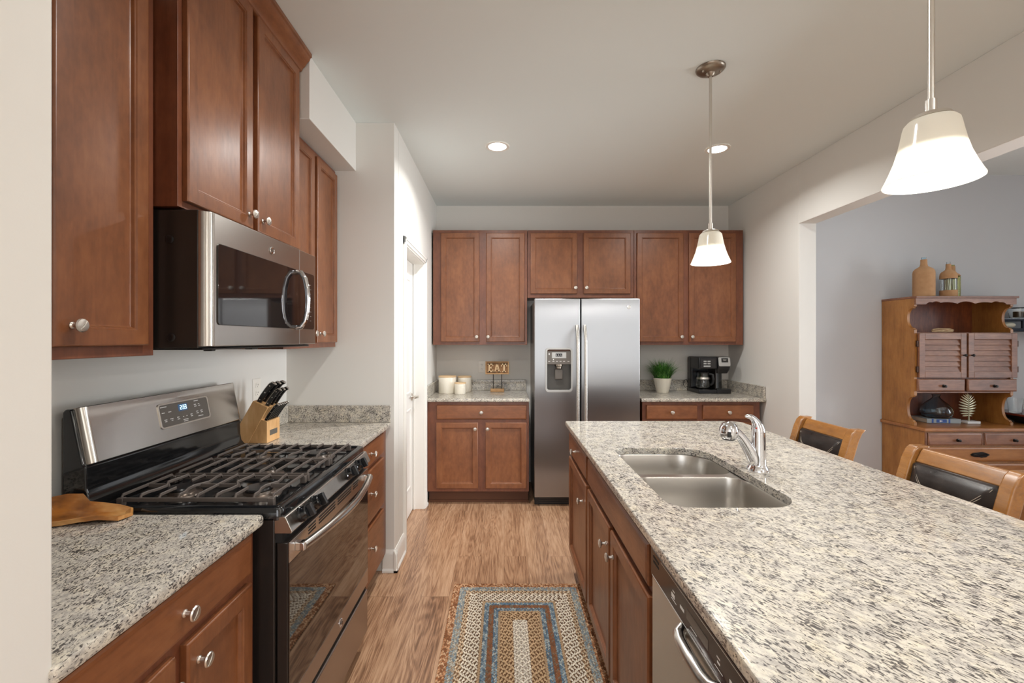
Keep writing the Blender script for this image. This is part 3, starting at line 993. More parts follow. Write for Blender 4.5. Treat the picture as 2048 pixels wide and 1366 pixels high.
# burners and grates
GX0, GX1 = -1.165, -0.695
for (bx, by, br, oval) in ((-1.055, 1.445, 0.040, 0), (-0.80, 1.445, 0.046, 0), (-0.93, 1.668, 0.036, 1), (-1.055, 1.892, 0.036, 0), (-0.80, 1.892, 0.048, 0)):
    o = MB()
    st = 1.9 if oval else 1.0
    for prof, mm in (([(br * 1.5, 0.914), (br * 1.45, 0.918), (br * 1.1, 0.919), (br * 1.0, 0.921), (br, 0.930), (br * 0.9, 0.931)], 0),):
        o.lathe(prof, (bx, by, 0), 24)
    if oval:
        o.v = [(bx + (x - bx) * st, y, z) for x, y, z in o.v]
    bo = obj('burner', o, M['steel_dark'], rg)
    k = MB().lathe([(br * 0.92, 0.931), (br * 0.95, 0.934), (br * 0.9, 0.939), (br * 0.5, 0.940)], (bx, by, 0), 24)
    if oval:
        k.v = [(bx + (x - bx) * st, y, z) for x, y, z in k.v]
    obj('burner_cap', k, M['black'], bo)

def bar(m, pts, w=0.0066, h=0.009, zt=0.951):
    """cast bar with a trapezoid section along plan points (x, y) or (x, y, ztop)"""
    P = [Vector((p[0], p[1], p[2] if len(p) > 2 else zt)) for p in pts]
    ls = []
    for i, p in enumerate(P):
        t = (P[min(i + 1, len(P) - 1)] - P[max(i - 1, 0)])
        s = Vector((-t.y, t.x, 0)).normalized()
        ls.append([tuple(p + s * w * 0.36), tuple(p - s * w * 0.36), tuple(p - s * w * 0.5 - Vector((0, 0, h))), tuple(p + s * w * 0.5 - Vector((0, 0, h)))])
    m.loops(ls)

gy = [(1.330, 1.560), (1.566, 1.770), (1.776, 2.010)]
NB = 9
xs = [GX0 + 0.006 + (GX1 - GX0 - 0.012) * i / (NB - 1) for i in range(NB)]
for gi, (y0, y1) in enumerate(gy):
    g_ = MB()
    for ye, s in ((y0, 1), (y1, -1)):
        bar(g_, [(GX0, ye + s * 0.006), (GX1, ye + s * 0.006)], 0.009, 0.012, 0.941 if not (gi == 1) else 0.944)
        for x in (GX0 + 0.008, GX1 - 0.008):
            g_.box(x - 0.009, x + 0.009, ye + (0 if s > 0 else -0.016), ye + (0.016 if s > 0 else 0), 0.916, 0.940)
    ym = (y0 + y1) / 2
    for i, x in enumerate(xs):
        e0, e1 = y0 + 0.004, y1 - 0.004
        pts = [(x, e0, 0.935), (x, e0 + 0.012, 0.951)]
        if gi != 1 and i in (1, 3, 5, 7):
            d = 0.020 if i in (1, 5) else -0.020
            pts += [(x, ym - 0.075), (x + d * 0.55, ym - 0.045), (x + d * 0.6, ym - 0.015), (x - d * 0.5, ym + 0.02), (x - d * 0.3, ym + 0.05), (x, ym + 0.075)]
        elif gi != 1 and i in (2, 6):
            bar(g_, pts + [(x, ym - 0.035)])
            bar(g_, [(x, ym + 0.035), (x, e1 - 0.012, 0.951), (x, e1, 0.935)])
            continue
        pts += [(x, e1 - 0.012, 0.951), (x, e1, 0.935)]
        bar(g_, pts)
    if gi != 1:
        for xa, xb in ((xs[0], xs[1] + 0.01), (xs[3] - 0.01, xs[5] + 0.01), (xs[7] - 0.01, xs[8])):
            bar(g_, [(xa, ym), (xb, ym)], 0.008, 0.012, 0.948)
    obj('grate', g_, M['iron'], rg, 0.0012)

# front: control strip, knobs, oven door, drawer
sp = [(-0.672, 0.884), (-0.645, 0.888), (-0.637, 0.886), (-0.617, 0.843), (-0.622, 0.838), (-0.672, 0.838)]
sp = [(x, z + 0.014) for x, z in sp]
st_ = obj('control_strip', MB().prism(sp, 'y', RY0 + 0.002, RY1 - 0.002), M['steel'], rg, 0.0015)
ax = Vector((0.905, 0, 0.425)).normalized()
for ky in (1.368, 1.460, 1.775, 1.893):
    c0 = Vector((-0.627, ky, 0.879))
    u_ = Vector((0, 1, 0)); v_ = ax.cross(u_)
    kb = MB()
    for prof in ([(0.024, 0.0), (0.024, 0.006), (0.021, 0.008), (0.0205, 0.022), (0.018, 0.025), (0.002, 0.026)],):
        kb.loops([[tuple(c0 + ax * h + u_ * r * math.cos(2 * PI * k / 20) + v_ * r * math.sin(2 * PI * k / 20)) for k in range(20)] for r, h in prof])
    ko = obj('control_knob', kb, M['black_gloss'], st_)
    gp = MB(lambda p: tuple(c0 + ax * p[0] + u_ * p[1] + v_ * p[2]))
    gp.box(0.024, 0.043, -0.0065, 0.0065, -0.020, 0.020)
    obj('grip', gp, M['black'], ko, 0.003)
fd = FX(-0.668)
od = obj('oven_door', MB(fd).box(RY0 + 0.006, RY1 - 0.006, 0.003, 0.036, 0.296, 0.824), M['charcoal'], rg, 0.003)
obj('door_band', MB(fd).box(RY0 + 0.008, RY1 - 0.008, 0.036, 0.0405, 0.764, 0.824), M['steel'], od, 0.001)
vt = MB(fd)
for a, b in ((1.42, 1.475), (1.50, 1.645), (1.67, 1.815), (1.84, 1.90)):
    for z in (0.815, 0.805, 0.795):
        vt.box(a, b, 0.0400, 0.0409, z - 0.0028, z + 0.0028)
obj('vent_slot', vt, M['gasket'], od)
obj('door_glass', MB(fd).box(RY0 + 0.008, RY1 - 0.008, 0.036, 0.040, 0.366, 0.763), M['black_glass'], od, 0.001)
obj('lower_band', MB(fd).box(RY0 + 0.008, RY1 - 0.008, 0.036, 0.0405, 0.298, 0.365), M['steel_dark'], od, 0.001)
badge(od, FX(-0.668 + 0.0405), 1.70, 0.331, 0.016, (PI / 2, 0, PI / 2))
hl = MB()
n = 14
hl.tube([(-0.606 + 0.034 * math.sin(PI * i / n), 1.335 + 0.665 * i / n, 0.796 - 0.004 * math.sin(PI * i / n)) for i in range(n + 1)], 0.0135, 14)
ho = obj('oven_handle', hl, M['steel'], od, 0)
for yy in (1.340, 1.995):
    obj('handle_bracket', B(-0.629, -0.600, yy - 0.012, yy + 0.012, 0.783, 0.809), M['chrome'], ho, 0.003)
obj('door_gap', MB(fd).box(RY0 + 0.006, RY1 - 0.006, 0.003, 0.030, 0.270, 0.297).box(RY0 + 0.006, RY1 - 0.006, 0.0, 0.02, 0.824, 0.852), M['gasket'], rg)
obj('storage_drawer', MB(fd).box(RY0 + 0.008, RY1 - 0.008, 0.0, 0.039, 0.078, 0.270), M['steel_dark'], rg, 0.004)

# ================================================================== refrigerator
rf = thing('refrigerator', 'stainless side-by-side refrigerator with a water dispenser', 'refrigerator', (0.70, 4.05, 0))
obj('case', B(0.262, 1.146, 3.806, 4.380, 0.03, 1.745), M['grey_panel'], rf, 0.004)
obj('hinge_cover', MB().box(0.268, 0.33, 3.77, 3.86, 1.745, 1.768).box(1.08, 1.14, 3.77, 3.86, 1.745, 1.768), M['charcoal'], rf, 0.003)
ffy = FY(3.800)
P_f = lambda u, d, w: (u, 3.800 - d, w)
cav = rrect(0.357, 0.572, 0.988, 1.338, 0.022, 5)
fd1 = obj('freezer_door', MB().slab(rrect(0.258, 0.643, 0.080, 1.762, 0.006, 3), [cav], 0.0, 0.060, 0.006, P_f, 0.002), M['steel_fridge'], rf)
fd2 = obj('fridge_door', MB().slab(rrect(0.654, 1.149, 0.080, 1.762, 0.006, 3), [], 0.0, 0.060, 0.006, P_f), M['steel_fridge'], rf)
obj('door_gasket', B(0.640, 0.658, 3.772, 3.804, 0.085, 1.755), M['gasket'], rf)
for par, ux in ((fd1, 0.617), (fd2, 0.684)):
    pts = []
    for i in range(17):
        t = i / 16
        z = 0.42 + (1.535 - 0.42) * t
        d = 0.060 + 0.042 * min(1, math.sin(PI * t) * 3.2) + 0.006 * math.sin(PI * t)
        pts.append((ux, 3.800 - d, z))
    obj('handle', MB().tube(pts, 0.0135, 14, 0.8, (0, 1, 0)), M['steel'], par)
dpn = MB().slab(rrect(0.349, 0.580, 0.968, 1.345, 0.03, 6), [rrect(0.364, 0.566, 0.990, 1.330, 0.018, 5)], 0.052, 0.0635, 0.003, P_f, 0.002)
ds = obj('dispenser_frame', dpn, M['silver_plastic'], fd1)
obj('dispenser_hood', MB(ffy).box(0.366, 0.563, 0.048, 0.0625, 1.318, 1.334), M['hinge_brown'], fd1, 0.003)
pnl = obj('dispenser_panel', MB(ffy).box(0.360, 0.568, 0.012, 0.058, 1.205, 1.320), M['grey_panel'], fd1, 0.002)
lc = obj('dispenser_label', MB(ffy).box(0.405, 0.526, 0.058, 0.059, 1.258, 1.307), M['silver_plastic'], pnl, 0.001)
obj('dispenser_screen', MB(ffy).box(0.437, 0.492, 0.0588, 0.0595, 1.270, 1.297), M['black'], pnl)
mk = MB(ffy)
for u in (0.382, 0.418, 0.448, 0.478, 0.508, 0.545):
    mk.box(u - 0.008, u + 0.008, 0.058, 0.0584, 1.230, 1.233)
mk.box(0.414, 0.422, 0.058, 0.0586, 1.243, 1.250).box(0.378, 0.386, 0.058, 0.0586, 1.285, 1.300)
for u in (0.444, 0.462, 0.480):
    mk.box(u, u + 0.002, 0.0594, 0.0598, 1.275, 1.291).box(u, u + 0.008, 0.0594, 0.0598, 1.275, 1.277)
obj('printed_legend', mk, M['white_mark'], pnl)
cv = MB(ffy)
cv.box(0.352, 0.578, 0.004, 0.010, 0.985, 1.21).box(0.352, 0.358, 0.004, 0.055, 0.985, 1.21).box(0.571, 0.578, 0.004, 0.055, 0.985, 1.21).box(0.352, 0.578, 0.004, 0.058, 0.980, 0.991)
obj('dispenser_recess', cv, M['recess_grey'], fd1)
pd_ = MB(ffy).box(0.432, 0.502, 0.02, 0.034, 1.075, 1.165)
pd = obj('dispenser_paddle', pd_, M['grey_panel'], fd1, 0.008)
obj('dispenser_spout', MB().lathe([(0.026, 1.17), (0.026, 1.185), (0.034, 1.19), (0.034, 1.205)], (0.467, 3.772, 0), 20), M['nickel_dark'], fd1)
badge(fd2, FY(3.740), 1.056, 1.690, 0.016, (PI / 2, 0, 0))
gr = MB(ffy).box(0.262, 1.146, -0.02, 0.004, 0.002, 0.072)
go = obj('base_grille', gr, M['black'], rf, 0.002)
sl = MB(ffy)
for z in (0.018, 0.034, 0.050):
    sl.box(0.30, 1.10, 0.004, 0.008, z, z + 0.007)
obj('grille_slat', sl, M['charcoal'], go)

# ================================================================== dishwasher
dw = thing('dishwasher', 'stainless dishwasher with a dark brown control strip under the island granite', 'dishwasher', (0.72, 0.88, 0))
obj('tub', B(0.43, 1.0, 0.578, 1.192, 0.10, 0.866), M['charcoal'], dw)
obj('kick_plate', B(0.47, 0.90, 0.580, 1.190, 0.001, 0.10), M['black'], dw)
fw = FNX(0.43)
ddo = obj('door', MB(fw).box(0.580, 1.178, 0.0, 0.036, 0.105, 0.794), M['steel'], dw, 0.004)
cp = obj('control_panel', MB(fw).box(0.580, 1.178, 0.0, 0.040, 0.796, 0.872), M['dw_panel'], dw, 0.004)
mk = MB(fw)
mk.box(0.60, 1.10, 0.0398, 0.0404, 0.863, 0.8642)
random.seed(3)
for k in range(8):
    y = 0.64 + k * 0.053
    mk.box(y, y + random.uniform(0.010, 0.024), 0.0398, 0.0404, 0.826 + random.uniform(-0.004, 0.004), 0.8325)
    if k % 2:
        mk.box(y, y + 0.012, 0.0398, 0.0404, 0.838, 0.841)
        mk.box(y - 0.01, y + 0.02, 0.0398, 0.0404, 0.818, 0.8194)
mk.box(0.60, 1.165, 0.0398, 0.0404, 0.8005, 0.8017)
obj('printed_legend', mk, M['white_mark'], cp)
obj('indicator_window', MB(fw).box(0.845, 0.945, 0.0398, 0.0408, 0.824, 0.845), M['grey_panel'], cp, 0.001)
vs = MB(fw)
for z in (0.850, 0.838):
    vs.box(1.115, 1.155, 0.0396, 0.0406, z, z + 0.006)
obj('vent_slot', vs, M['gasket'], cp)
obj('handle', MB().tube([(0.394, 0.975, 0.782), (0.380, 0.962, 0.778), (0.376, 0.940, 0.776), (0.375, 0.89, 0.775), (0.376, 0.84, 0.776), (0.380, 0.815, 0.778), (0.394, 0.80, 0.782)], 0.0135, 14), M['steel'], ddo)
# ================================================================== pendants and recessed lights
def pendant(label, x, y):
    r = thing('pendant_lamp', label, 'pendant lamp', (x, y, 1.79), 'bell pendant lamps over the island')
    c0 = (x, y, 0)
    ca = obj('ceiling_canopy', MB().lathe([(0.068, ZC - 0.001), (0.067, ZC - 0.006), (0.060, ZC - 0.013), (0.045, ZC - 0.020), (0.022, ZC - 0.026), (0.018, ZC - 0.034), (0.012, ZC - 0.040)], c0, 32), M['nickel_dark'], r)
    for s in (-1, 1):
        obj('screw', MB().lathe([(0.005, ZC - 0.026), (0.005, ZC - 0.016)], (x + s * 0.042, y - 0.012, 0), 10), M['nickel'], ca)
    obj('rod', MB().lathe([(0.0065, 1.955), (0.0065, ZC - 0.03)], c0, 14), M['nickel'], r)
    obj('socket_cap', MB().lathe([(0.0105, 1.985), (0.0105, 1.958), (0.020, 1.955), (0.036, 1.948), (0.040, 1.9405), (0.036, 1.938)], c0, 28), M['nickel'], r)
    ls = [(0.038, 1.939), (0.044, 1.937), (0.050, 1.930), (0.0525, 1.920), (0.056, 1.900), (0.061, 1.875), (0.068, 1.848), (0.0775, 1.822), (0.0855, 1.803), (0.0905, 1.792), (0.0900, 1.7900), (0.0885, 1.7905),
          (0.0825, 1.803), (0.0745, 1.822), (0.065, 1.848), (0.058, 1.875), (0.053, 1.900), (0.0495, 1.920), (0.047, 1.929), (0.038, 1.934)]
    m = MB().lathe(ls, c0, 48, 'z', False, False)
    obj('glass_shade', m, M['shade'], r)
    obj('bulb', MB().ball((x, y, 1.836), (0.020, 0.020, 0.026), 16, 10), M['bulb'], r)
    obj('shade_dimming_disc', MB().lathe([(0.020, 1.866), (0.0560, 1.866), (0.0560, 1.868), (0.020, 1.868)], (x, y, 0), 32), M['white_plastic'], r)  # added opaque disc, blocks bulb light so the shade top dims
    obj('bulb_socket', MB().lathe([(0.014, 1.858), (0.016, 1.862), (0.016, 1.935)], c0, 16), M['white_plastic'], r)
    l = bpy.data.lights.new('pendant_light', 'POINT')
    l.energy, l.color, l.shadow_soft_size = PEND_W, (1.0, 0.985, 0.95), 0.03
    o = bpy.data.objects.new('pendant_light', l)
    o.location = (x, y, 1.812)
    C.objects.link(o)
    return r

PEND_W = 11
pendant('smaller-looking bell pendant hanging on its full rod above the far end of the island', 1.010, 2.164)
pendant('larger-looking bell pendant nearest the viewer, its rod running out of the top of the photo', 1.010, 1.046)

def downlight(label, x, y, power):
    r = thing('recessed_light', label, 'ceiling light', (x, y, ZC), 'recessed ceiling lights')
    obj('trim_ring', MB().lathe([(0.060, ZC - 0.001), (0.062, ZC - 0.004), (0.080, ZC - 0.005), (0.084, ZC - 0.001)], (x, y, 0), 40, 'z', False, False), M['trim'], r)
    obj('lens', MB().lathe([(0.061, ZC - 0.001), (0.061, ZC - 0.003), (0.001, ZC - 0.0035)], (x, y, 0), 32), M['lamp_lens'], r)
    l = bpy.data.lights.new('recessed_lamp', 'AREA')
    l.shape, l.size, l.energy, l.color, l.spread = 'DISK', 0.12, power, (1.0, 0.99, 0.96), math.radians(150)
    o = bpy.data.objects.new('recessed_lamp', l)
    o.location = (x, y, ZC - 0.012)
    C.objects.link(o)
    return r

downlight('round recessed light in the open ceiling in front of the canister cabinets', -0.045, 3.04, 18)
downlight('round recessed light partly behind the thin pendant rod', 1.485, 3.08, 13)
downlight('added recessed ceiling light, out of view above the aisle beside the range', -0.045, 1.35, 12)  # unseen lamp, added to brighten the near counter and left cabinets
downlight('added recessed ceiling light, out of view behind the viewer on the seating side', 1.485, -1.2, 62)  # unseen lamp behind the camera, added as fill for surfaces facing it

# ================================================================== outlets
def outlet(label, xf, u, w):
    p = xf((u, 0.0, w))
    r = thing('wall_outlet', label, 'outlet', p)
    obj('cover_plate', MB(xf).rect(u - 0.036, u + 0.036, w - 0.058, w + 0.058, [(0, 0.0005), (0, 0.003), (0.003, 0.0055), (0.006, 0.006)]), M['white_plastic'], r)
    for s in (-1, 1):
        sk = obj('socket', MB().slab(rrect(u - 0.017, u + 0.017, w + s * 0.021 - 0.014, w + s * 0.021 + 0.014, 0.009, 4), [], 0.005, 0.0075, 0.0006, lambda a, d, b: xf((a, d, b))), M['white_plastic'], r)
        sl_ = MB(xf)
        for du in (-0.006, 0.006):
            sl_.box(u + du - 0.0012, u + du + 0.0012, 0.0074, 0.0078, w + s * 0.021, w + s * 0.021 + 0.008)
        sl_.box(u - 0.002, u + 0.002, 0.0074, 0.0078, w + s * 0.021 - 0.009, w + s * 0.021 - 0.005)
        obj('slot', sl_, M['gasket'], sk)
    return r
outlet('white wall outlet partly hidden by the EAT sign', FY(YB), -0.218, 1.142)
outlet('white wall outlet behind the black knife handles', FX(XL), 2.375, 1.150)

# ================================================================== canisters, sign
def canister(label, x, y, r, h, bands):
    t = thing('canister', label, 'canister', (x, y, ZT1 + 0.001), 'cream canisters with wooden lids')
    z = ZT1 + 0.001
    obj('body', MB().lathe([(r * 0.95, z), (r, z + 0.006), (r, z + h - 0.018), (r * 0.985, z + h - 0.012)], (x, y, 0), 40), M['white_ceramic'], t)
    obj('lid', MB().lathe([(r * 0.97, z + h - 0.012), (r * 1.005, z + h - 0.010), (r * 1.005, z + h - 0.002), (r * 0.99, z + h), (0.001, z + h)], (x, y, 0), 40), M['lid_wood'], t)
    if bands:
        b = MB()
        for k in range(3):
            b.lathe([(r + 0.0002, z + h * 0.55 + k * 0.009), (r + 0.0012, z + h * 0.55 + 0.002 + k * 0.009), (r + 0.0002, z + h * 0.55 + 0.004 + k * 0.009)], (x, y, 0), 40, 'z', False, False)
        obj('rim_band', b, M['white_ceramic'], t)
canister('largest cream canister with a flat wooden lid, at the back wall', -0.530, 4.150, 0.083, 0.160, 0)
canister('medium cream canister with wooden lid standing behind the smallest one', -0.382, 4.262, 0.067, 0.148, 0)
canister('smallest cream canister with wooden lid, in front of the other two', -0.403, 4.075, 0.053, 0.106, 1)

sg = thing('eat_sign', 'carved wooden block sign reading EAT on two thin black rods', 'sign', (-0.064, 4.24, ZT1 + 0.001))
sx, sy = -0.064, 4.24
obj('sign_base', B(sx - 0.066, sx + 0.066, sy - 0.025, sy + 0.025, ZT1 + 0.001, ZT1 + 0.030), M['sign_wood'], sg, 0.004)
for s in (-0.039, 0.042):
    obj('rod', MB().lathe([(0.0032, ZT1 + 0.028), (0.0032, 1.09)], (sx + s, sy, 0), 8), M['bronze'], sg)
bx0, bx1, bz0, bz1 = sx - 0.114, sx + 0.112, 1.083, 1.206
fy_ = FY(sy + 0.012)
bd = obj('board', MB(fy_).box(bx0, bx1, 0.0, 0.012, bz0, bz1), M['sign_dark'], sg, 0.002)
obj('board_frame', MB().slab(rrect(bx0, bx1, bz0, bz1, 0.003, 2), [rrect(bx0 + 0.012, bx1 - 0.012, bz0 + 0.012, bz1 - 0.012, 0.002, 2)], 0.004, 0.027, 0.0015, lambda u, d, w: fy_((u, d, w))), M['sign_wood'], bd)
def letter(name, boxes, polys=()):
    m = MB(fy_)
    for a in boxes:
        m.box(a[0], a[1], 0.011, 0.023, a[2], a[3])
    for pl_ in polys:
        m.loops([[(u, 0.011, w) for u, w in pl_], [(u, 0.023, w) for u, w in pl_]])
    obj(name, m, M['lid_wood'], bd, 0.001)
z0, z1 = bz0 + 0.020, bz1 - 0.020
H_ = z1 - z0
u = sx - 0.092
letter('letter_e', [(u, u + 0.054, z0, z0 + 0.013), (u, u + 0.054, z1 - 0.013, z1), (u + 0.008, u + 0.024, z0, z1), (u + 0.02, u + 0.042, z0 + H_ / 2 - 0.006, z0 + H_ / 2 + 0.006), (u + 0.044, u + 0.054, z0, z0 + 0.026), (u + 0.044, u + 0.054, z1 - 0.026, z1), (u + 0.036, u + 0.042, z0 + H_ / 2 - 0.012, z0 + H_ / 2 + 0.012)])
u = sx - 0.034
letter('letter_a', [(u - 0.002, u + 0.024, z0, z0 + 0.011), (u + 0.040, u + 0.066, z0, z0 + 0.011), (u + 0.018, u + 0.048, z0 + 0.024, z0 + 0.034)],
       [[(u + 0.004, z0), (u + 0.017, z0), (u + 0.038, z1), (u + 0.024, z1)], [(u + 0.060, z0), (u + 0.044, z0), (u + 0.026, z1), (u + 0.040, z1)]])
u = sx + 0.036
letter('letter_t', [(u, u + 0.058, z1 - 0.014, z1), (u + 0.021, u + 0.037, z0, z1), (u + 0.010, u + 0.048, z0, z0 + 0.011), (u, u + 0.009, z1 - 0.030, z1), (u + 0.049, u + 0.058, z1 - 0.030, z1)])

# ================================================================== potted grass
px_, py_ = 1.499, 4.185
pg = thing('potted_grass', 'bushy green grass plant in a tapered white pot beside the refrigerator', 'plant', (px_, py_, ZT1 + 0.001))
z = ZT1 + 0.001
obj('pot', MB().lathe([(0.052, z), (0.055, z + 0.004), (0.084, z + 0.132), (0.086, z + 0.138), (0.080, z + 0.138), (0.074, z + 0.118), (0.001, z + 0.118)], (px_, py_, 0), 36), M['white_ceramic'], pg)
random.seed(11)
gm = MB()
for i in range(760):
    a = random.uniform(0, 2 * PI)
    lean = random.uniform(0.02, 1.0) ** 0.6 * 1.5
    L_ = random.uniform(0.13, 0.25) * (1.0 if lean > 0.5 else 0.86)
    r0 = random.uniform(0, 0.068)
    a0 = a + random.uniform(-0.6, 0.6)
    P0 = Vector((px_ + r0 * math.cos(a0), py_ + r0 * math.sin(a0), z + 0.118))
    w_ = random.uniform(0.0018, 0.0032)
    side = Vector((-math.sin(a), math.cos(a), 0))
    pts = []
    p = P0.copy()
    for k in range(5):
        th = lean * (0.35 + 0.28 * k)
        s = w_ * (1 - (k / 4.0) ** 2 * 0.95)
        pts.append((p + side * s, p - side * s))
        p = p + Vector((math.cos(a) * math.sin(th), math.sin(a) * math.sin(th), math.cos(th))) * (L_ / 4)
        if p.y > YB - 0.012:
            p.y = YB - 0.012
    b = gm.add([tuple(q) for pr in pts for q in pr], [])
    for k in range(4):
        gm.f.append((b + 2 * k, b + 2 * k + 1, b + 2 * k + 3, b + 2 * k + 2))
go = obj('grass_blades', gm, M['grass'], pg)
go['kind'] = 'stuff'

# ================================================================== coffee maker and carafe
cx0, cx1, cy0, cy1 = 1.800, 2.085, 4.085, 4.340
cm = thing('coffee_maker', 'black two-way coffee maker with a silver single-serve head', 'coffee maker', (1.94, 4.21, ZT1 + 0.001))
z = ZT1 + 0.001
fc = FY(cy0)
obj('base', MB().box(cx0, cx1, cy0, cy1, z, z + 0.036), M['black'], cm, 0.006)
obj('warming_plate', MB().lathe([(0.068, z + 0.036), (0.068, z + 0.040), (0.001, z + 0.041)], (1.876, 4.165, 0), 28), M['black_gloss'], cm)
obj('back_tank', MB().box(cx0 - 0.002, cx1 - 0.02, cy1 - 0.085, cy1, z + 0.036, z + 0.335), M['black'], cm, 0.012, 3)
obj('brew_head', MB().box(cx0, 1.972, cy0 + 0.004, cy1 - 0.02, z + 0.225, z + 0.338), M['black'], cm, 0.010, 3)
kp = obj('keypad', MB(fc).box(cx0 + 0.016, 1.955, -0.004, 0.0, z + 0.235, z + 0.322), M['charcoal'], cm, 0.002)
for r_ in range(2):
    for c_ in range(2):
        obj('button', MB(fc).box(1.842 + c_ * 0.036, 1.870 + c_ * 0.036, 0.0, 0.003, z + 0.291 - r_ * 0.021, z + 0.304 - r_ * 0.021), M['silver_plastic'], kp, 0.003)
obj('button', MB(fc).box(1.842, 1.906, 0.0, 0.003, z + 0.246, z + 0.261), M['silver_plastic'], kp, 0.003)
hdm = MB().loops([[(x, y, z + h) for x, y in rrect(1.976, cx1 + i, cy0 + fr2, cy1 - 0.06, 0.02, 4)] for i, fr2, h in ((0.0, 0.03, 0.185), (0.012, 0.012, 0.225), (0.016, 0.006, 0.26), (0.010, 0.022, 0.338))])
sh = obj('single_serve_head', hdm, M['black'], cm, 0.004)
# sloping silver face
A0, A1 = Vector((1.984, cy0 + 0.003, z + 0.252)), Vector((1.984, cy0 + 0.018, z + 0.337))
aw = (A1 - A0).normalized(); an = Vector((0, -aw.z, aw.y))
SF = lambda u, d, w: tuple(A0 + Vector((u, 0, 0)) + aw * w + an * d)
sf = obj('silver_face', MB().slab(rrect(0, 0.108, 0, 0.084, 0.012, 4), [], 0.0, 0.006, 0.002, SF), M['silver_plastic'], sh)
sc_ = obj('screen', MB().slab(rrect(0.026, 0.088, 0.036, 0.076, 0.004, 3), [], 0.004, 0.0072, 0.0006, SF), M['black_gloss'], sf)
obj('screen_mark', MB(lambda p: SF(*p)).box(0.040, 0.074, 0.0071, 0.0076, 0.060, 0.063).box(0.044, 0.070, 0.0071, 0.0076, 0.052, 0.055), M['silver_plastic'], sc_)
obj('single_serve_column', MB().lathe([(0.052, z + 0.036), (0.050, z + 0.05), (0.048, z + 0.19)], (2.030, 4.235, 0), 28), M['black_gloss'], cm)
obj('drip_tray', MB().box(1.965, cx1 + 0.008, cy0 - 0.008, cy0 + 0.13, z + 0.001, z + 0.042), M['black'], cm, 0.004)
obj('side_trim', MB().box(1.962, 1.974, cy0 + 0.02, cy0 + 0.2, z + 0.04, z + 0.225), M['charcoal'], cm, 0.003)
obj('power_cord', MB().tube([(1.81, 4.33, z + 0.05), (1.775, 4.335, z + 0.03), (1.755, 4.335, z + 0.06), (1.765, 4.338, z + 0.10), (1.79, 4.338, z + 0.11), (1.80, 4.335, z + 0.08)], 0.003, 8), M['black'], cm)
cf = thing('coffee_carafe', 'glass coffee carafe with black lid and handle inside the coffee maker', 'carafe', (1.876, 4.165, z + 0.042))
zc = z + 0.0425
obj('glass_jug', MB().lathe([(0.050, zc), (0.060, zc + 0.006), (0.064, zc + 0.03), (0.060, zc + 0.08), (0.050, zc + 0.125), (0.048, zc + 0.14), (0.0455, zc + 0.14), (0.0475, zc + 0.125), (0.0575, zc + 0.08), (0.0615, zc + 0.03), (0.057, zc + 0.008), (0.001, zc + 0.003)], (1.876, 4.165, 0), 32), M['glass_clear'], cf)
obj('lid', MB().lathe([(0.050, zc + 0.1405), (0.051, zc + 0.150), (0.040, zc + 0.162), (0.001, zc + 0.164)], (1.876, 4.165, 0), 28), M['black'], cf)
obj('band', MB().lathe([(0.0585, zc + 0.086), (0.0600, zc + 0.088), (0.0565, zc + 0.104), (0.055, zc + 0.104)], (1.876, 4.165, 0), 32, 'z', False, False), M['nickel'], cf)
obj('handle', MB().tube([(1.918, 4.135, zc + 0.135), (1.938, 4.112, zc + 0.13), (1.944, 4.105, zc + 0.09), (1.938, 4.112, zc + 0.05), (1.926, 4.125, zc + 0.035)], 0.008, 10, 1.5), M['black'], cf)

# ================================================================== knife block and knives
kb = thing('knife_block', 'pale maple knife block full of black-handled knives beside the range', 'knife block', (-1.2, 2.2, ZT1 + 0.001))
KY0, KY1 = 2.140, 2.262
zb = ZT1 + 0.001
prof1 = [(-1.292, zb), (-1.236, zb), (-1.142, 1.089), (-1.214, 1.121), (-1.292, 0.985)]
prof2 = [(-1.2345, zb), (-1.146, zb), (-1.146, 1.020), (-1.179, 1.032)]
obj('tall_slot_block', MB().prism(prof1, 'y', KY0, KY1), M['block_wood'], kb, 0.002)
lb = obj('steak_slot_block', MB().prism(prof2, 'y', KY0 + 0.0005, KY1 - 0.0005), M['block_wood'], kb, 0.002)
obj('name_plate', MB(FX(-1.146)).box(2.166, 2.236, 0.0, 0.0008, 0.948, 0.974), M['grey_panel'], lb)

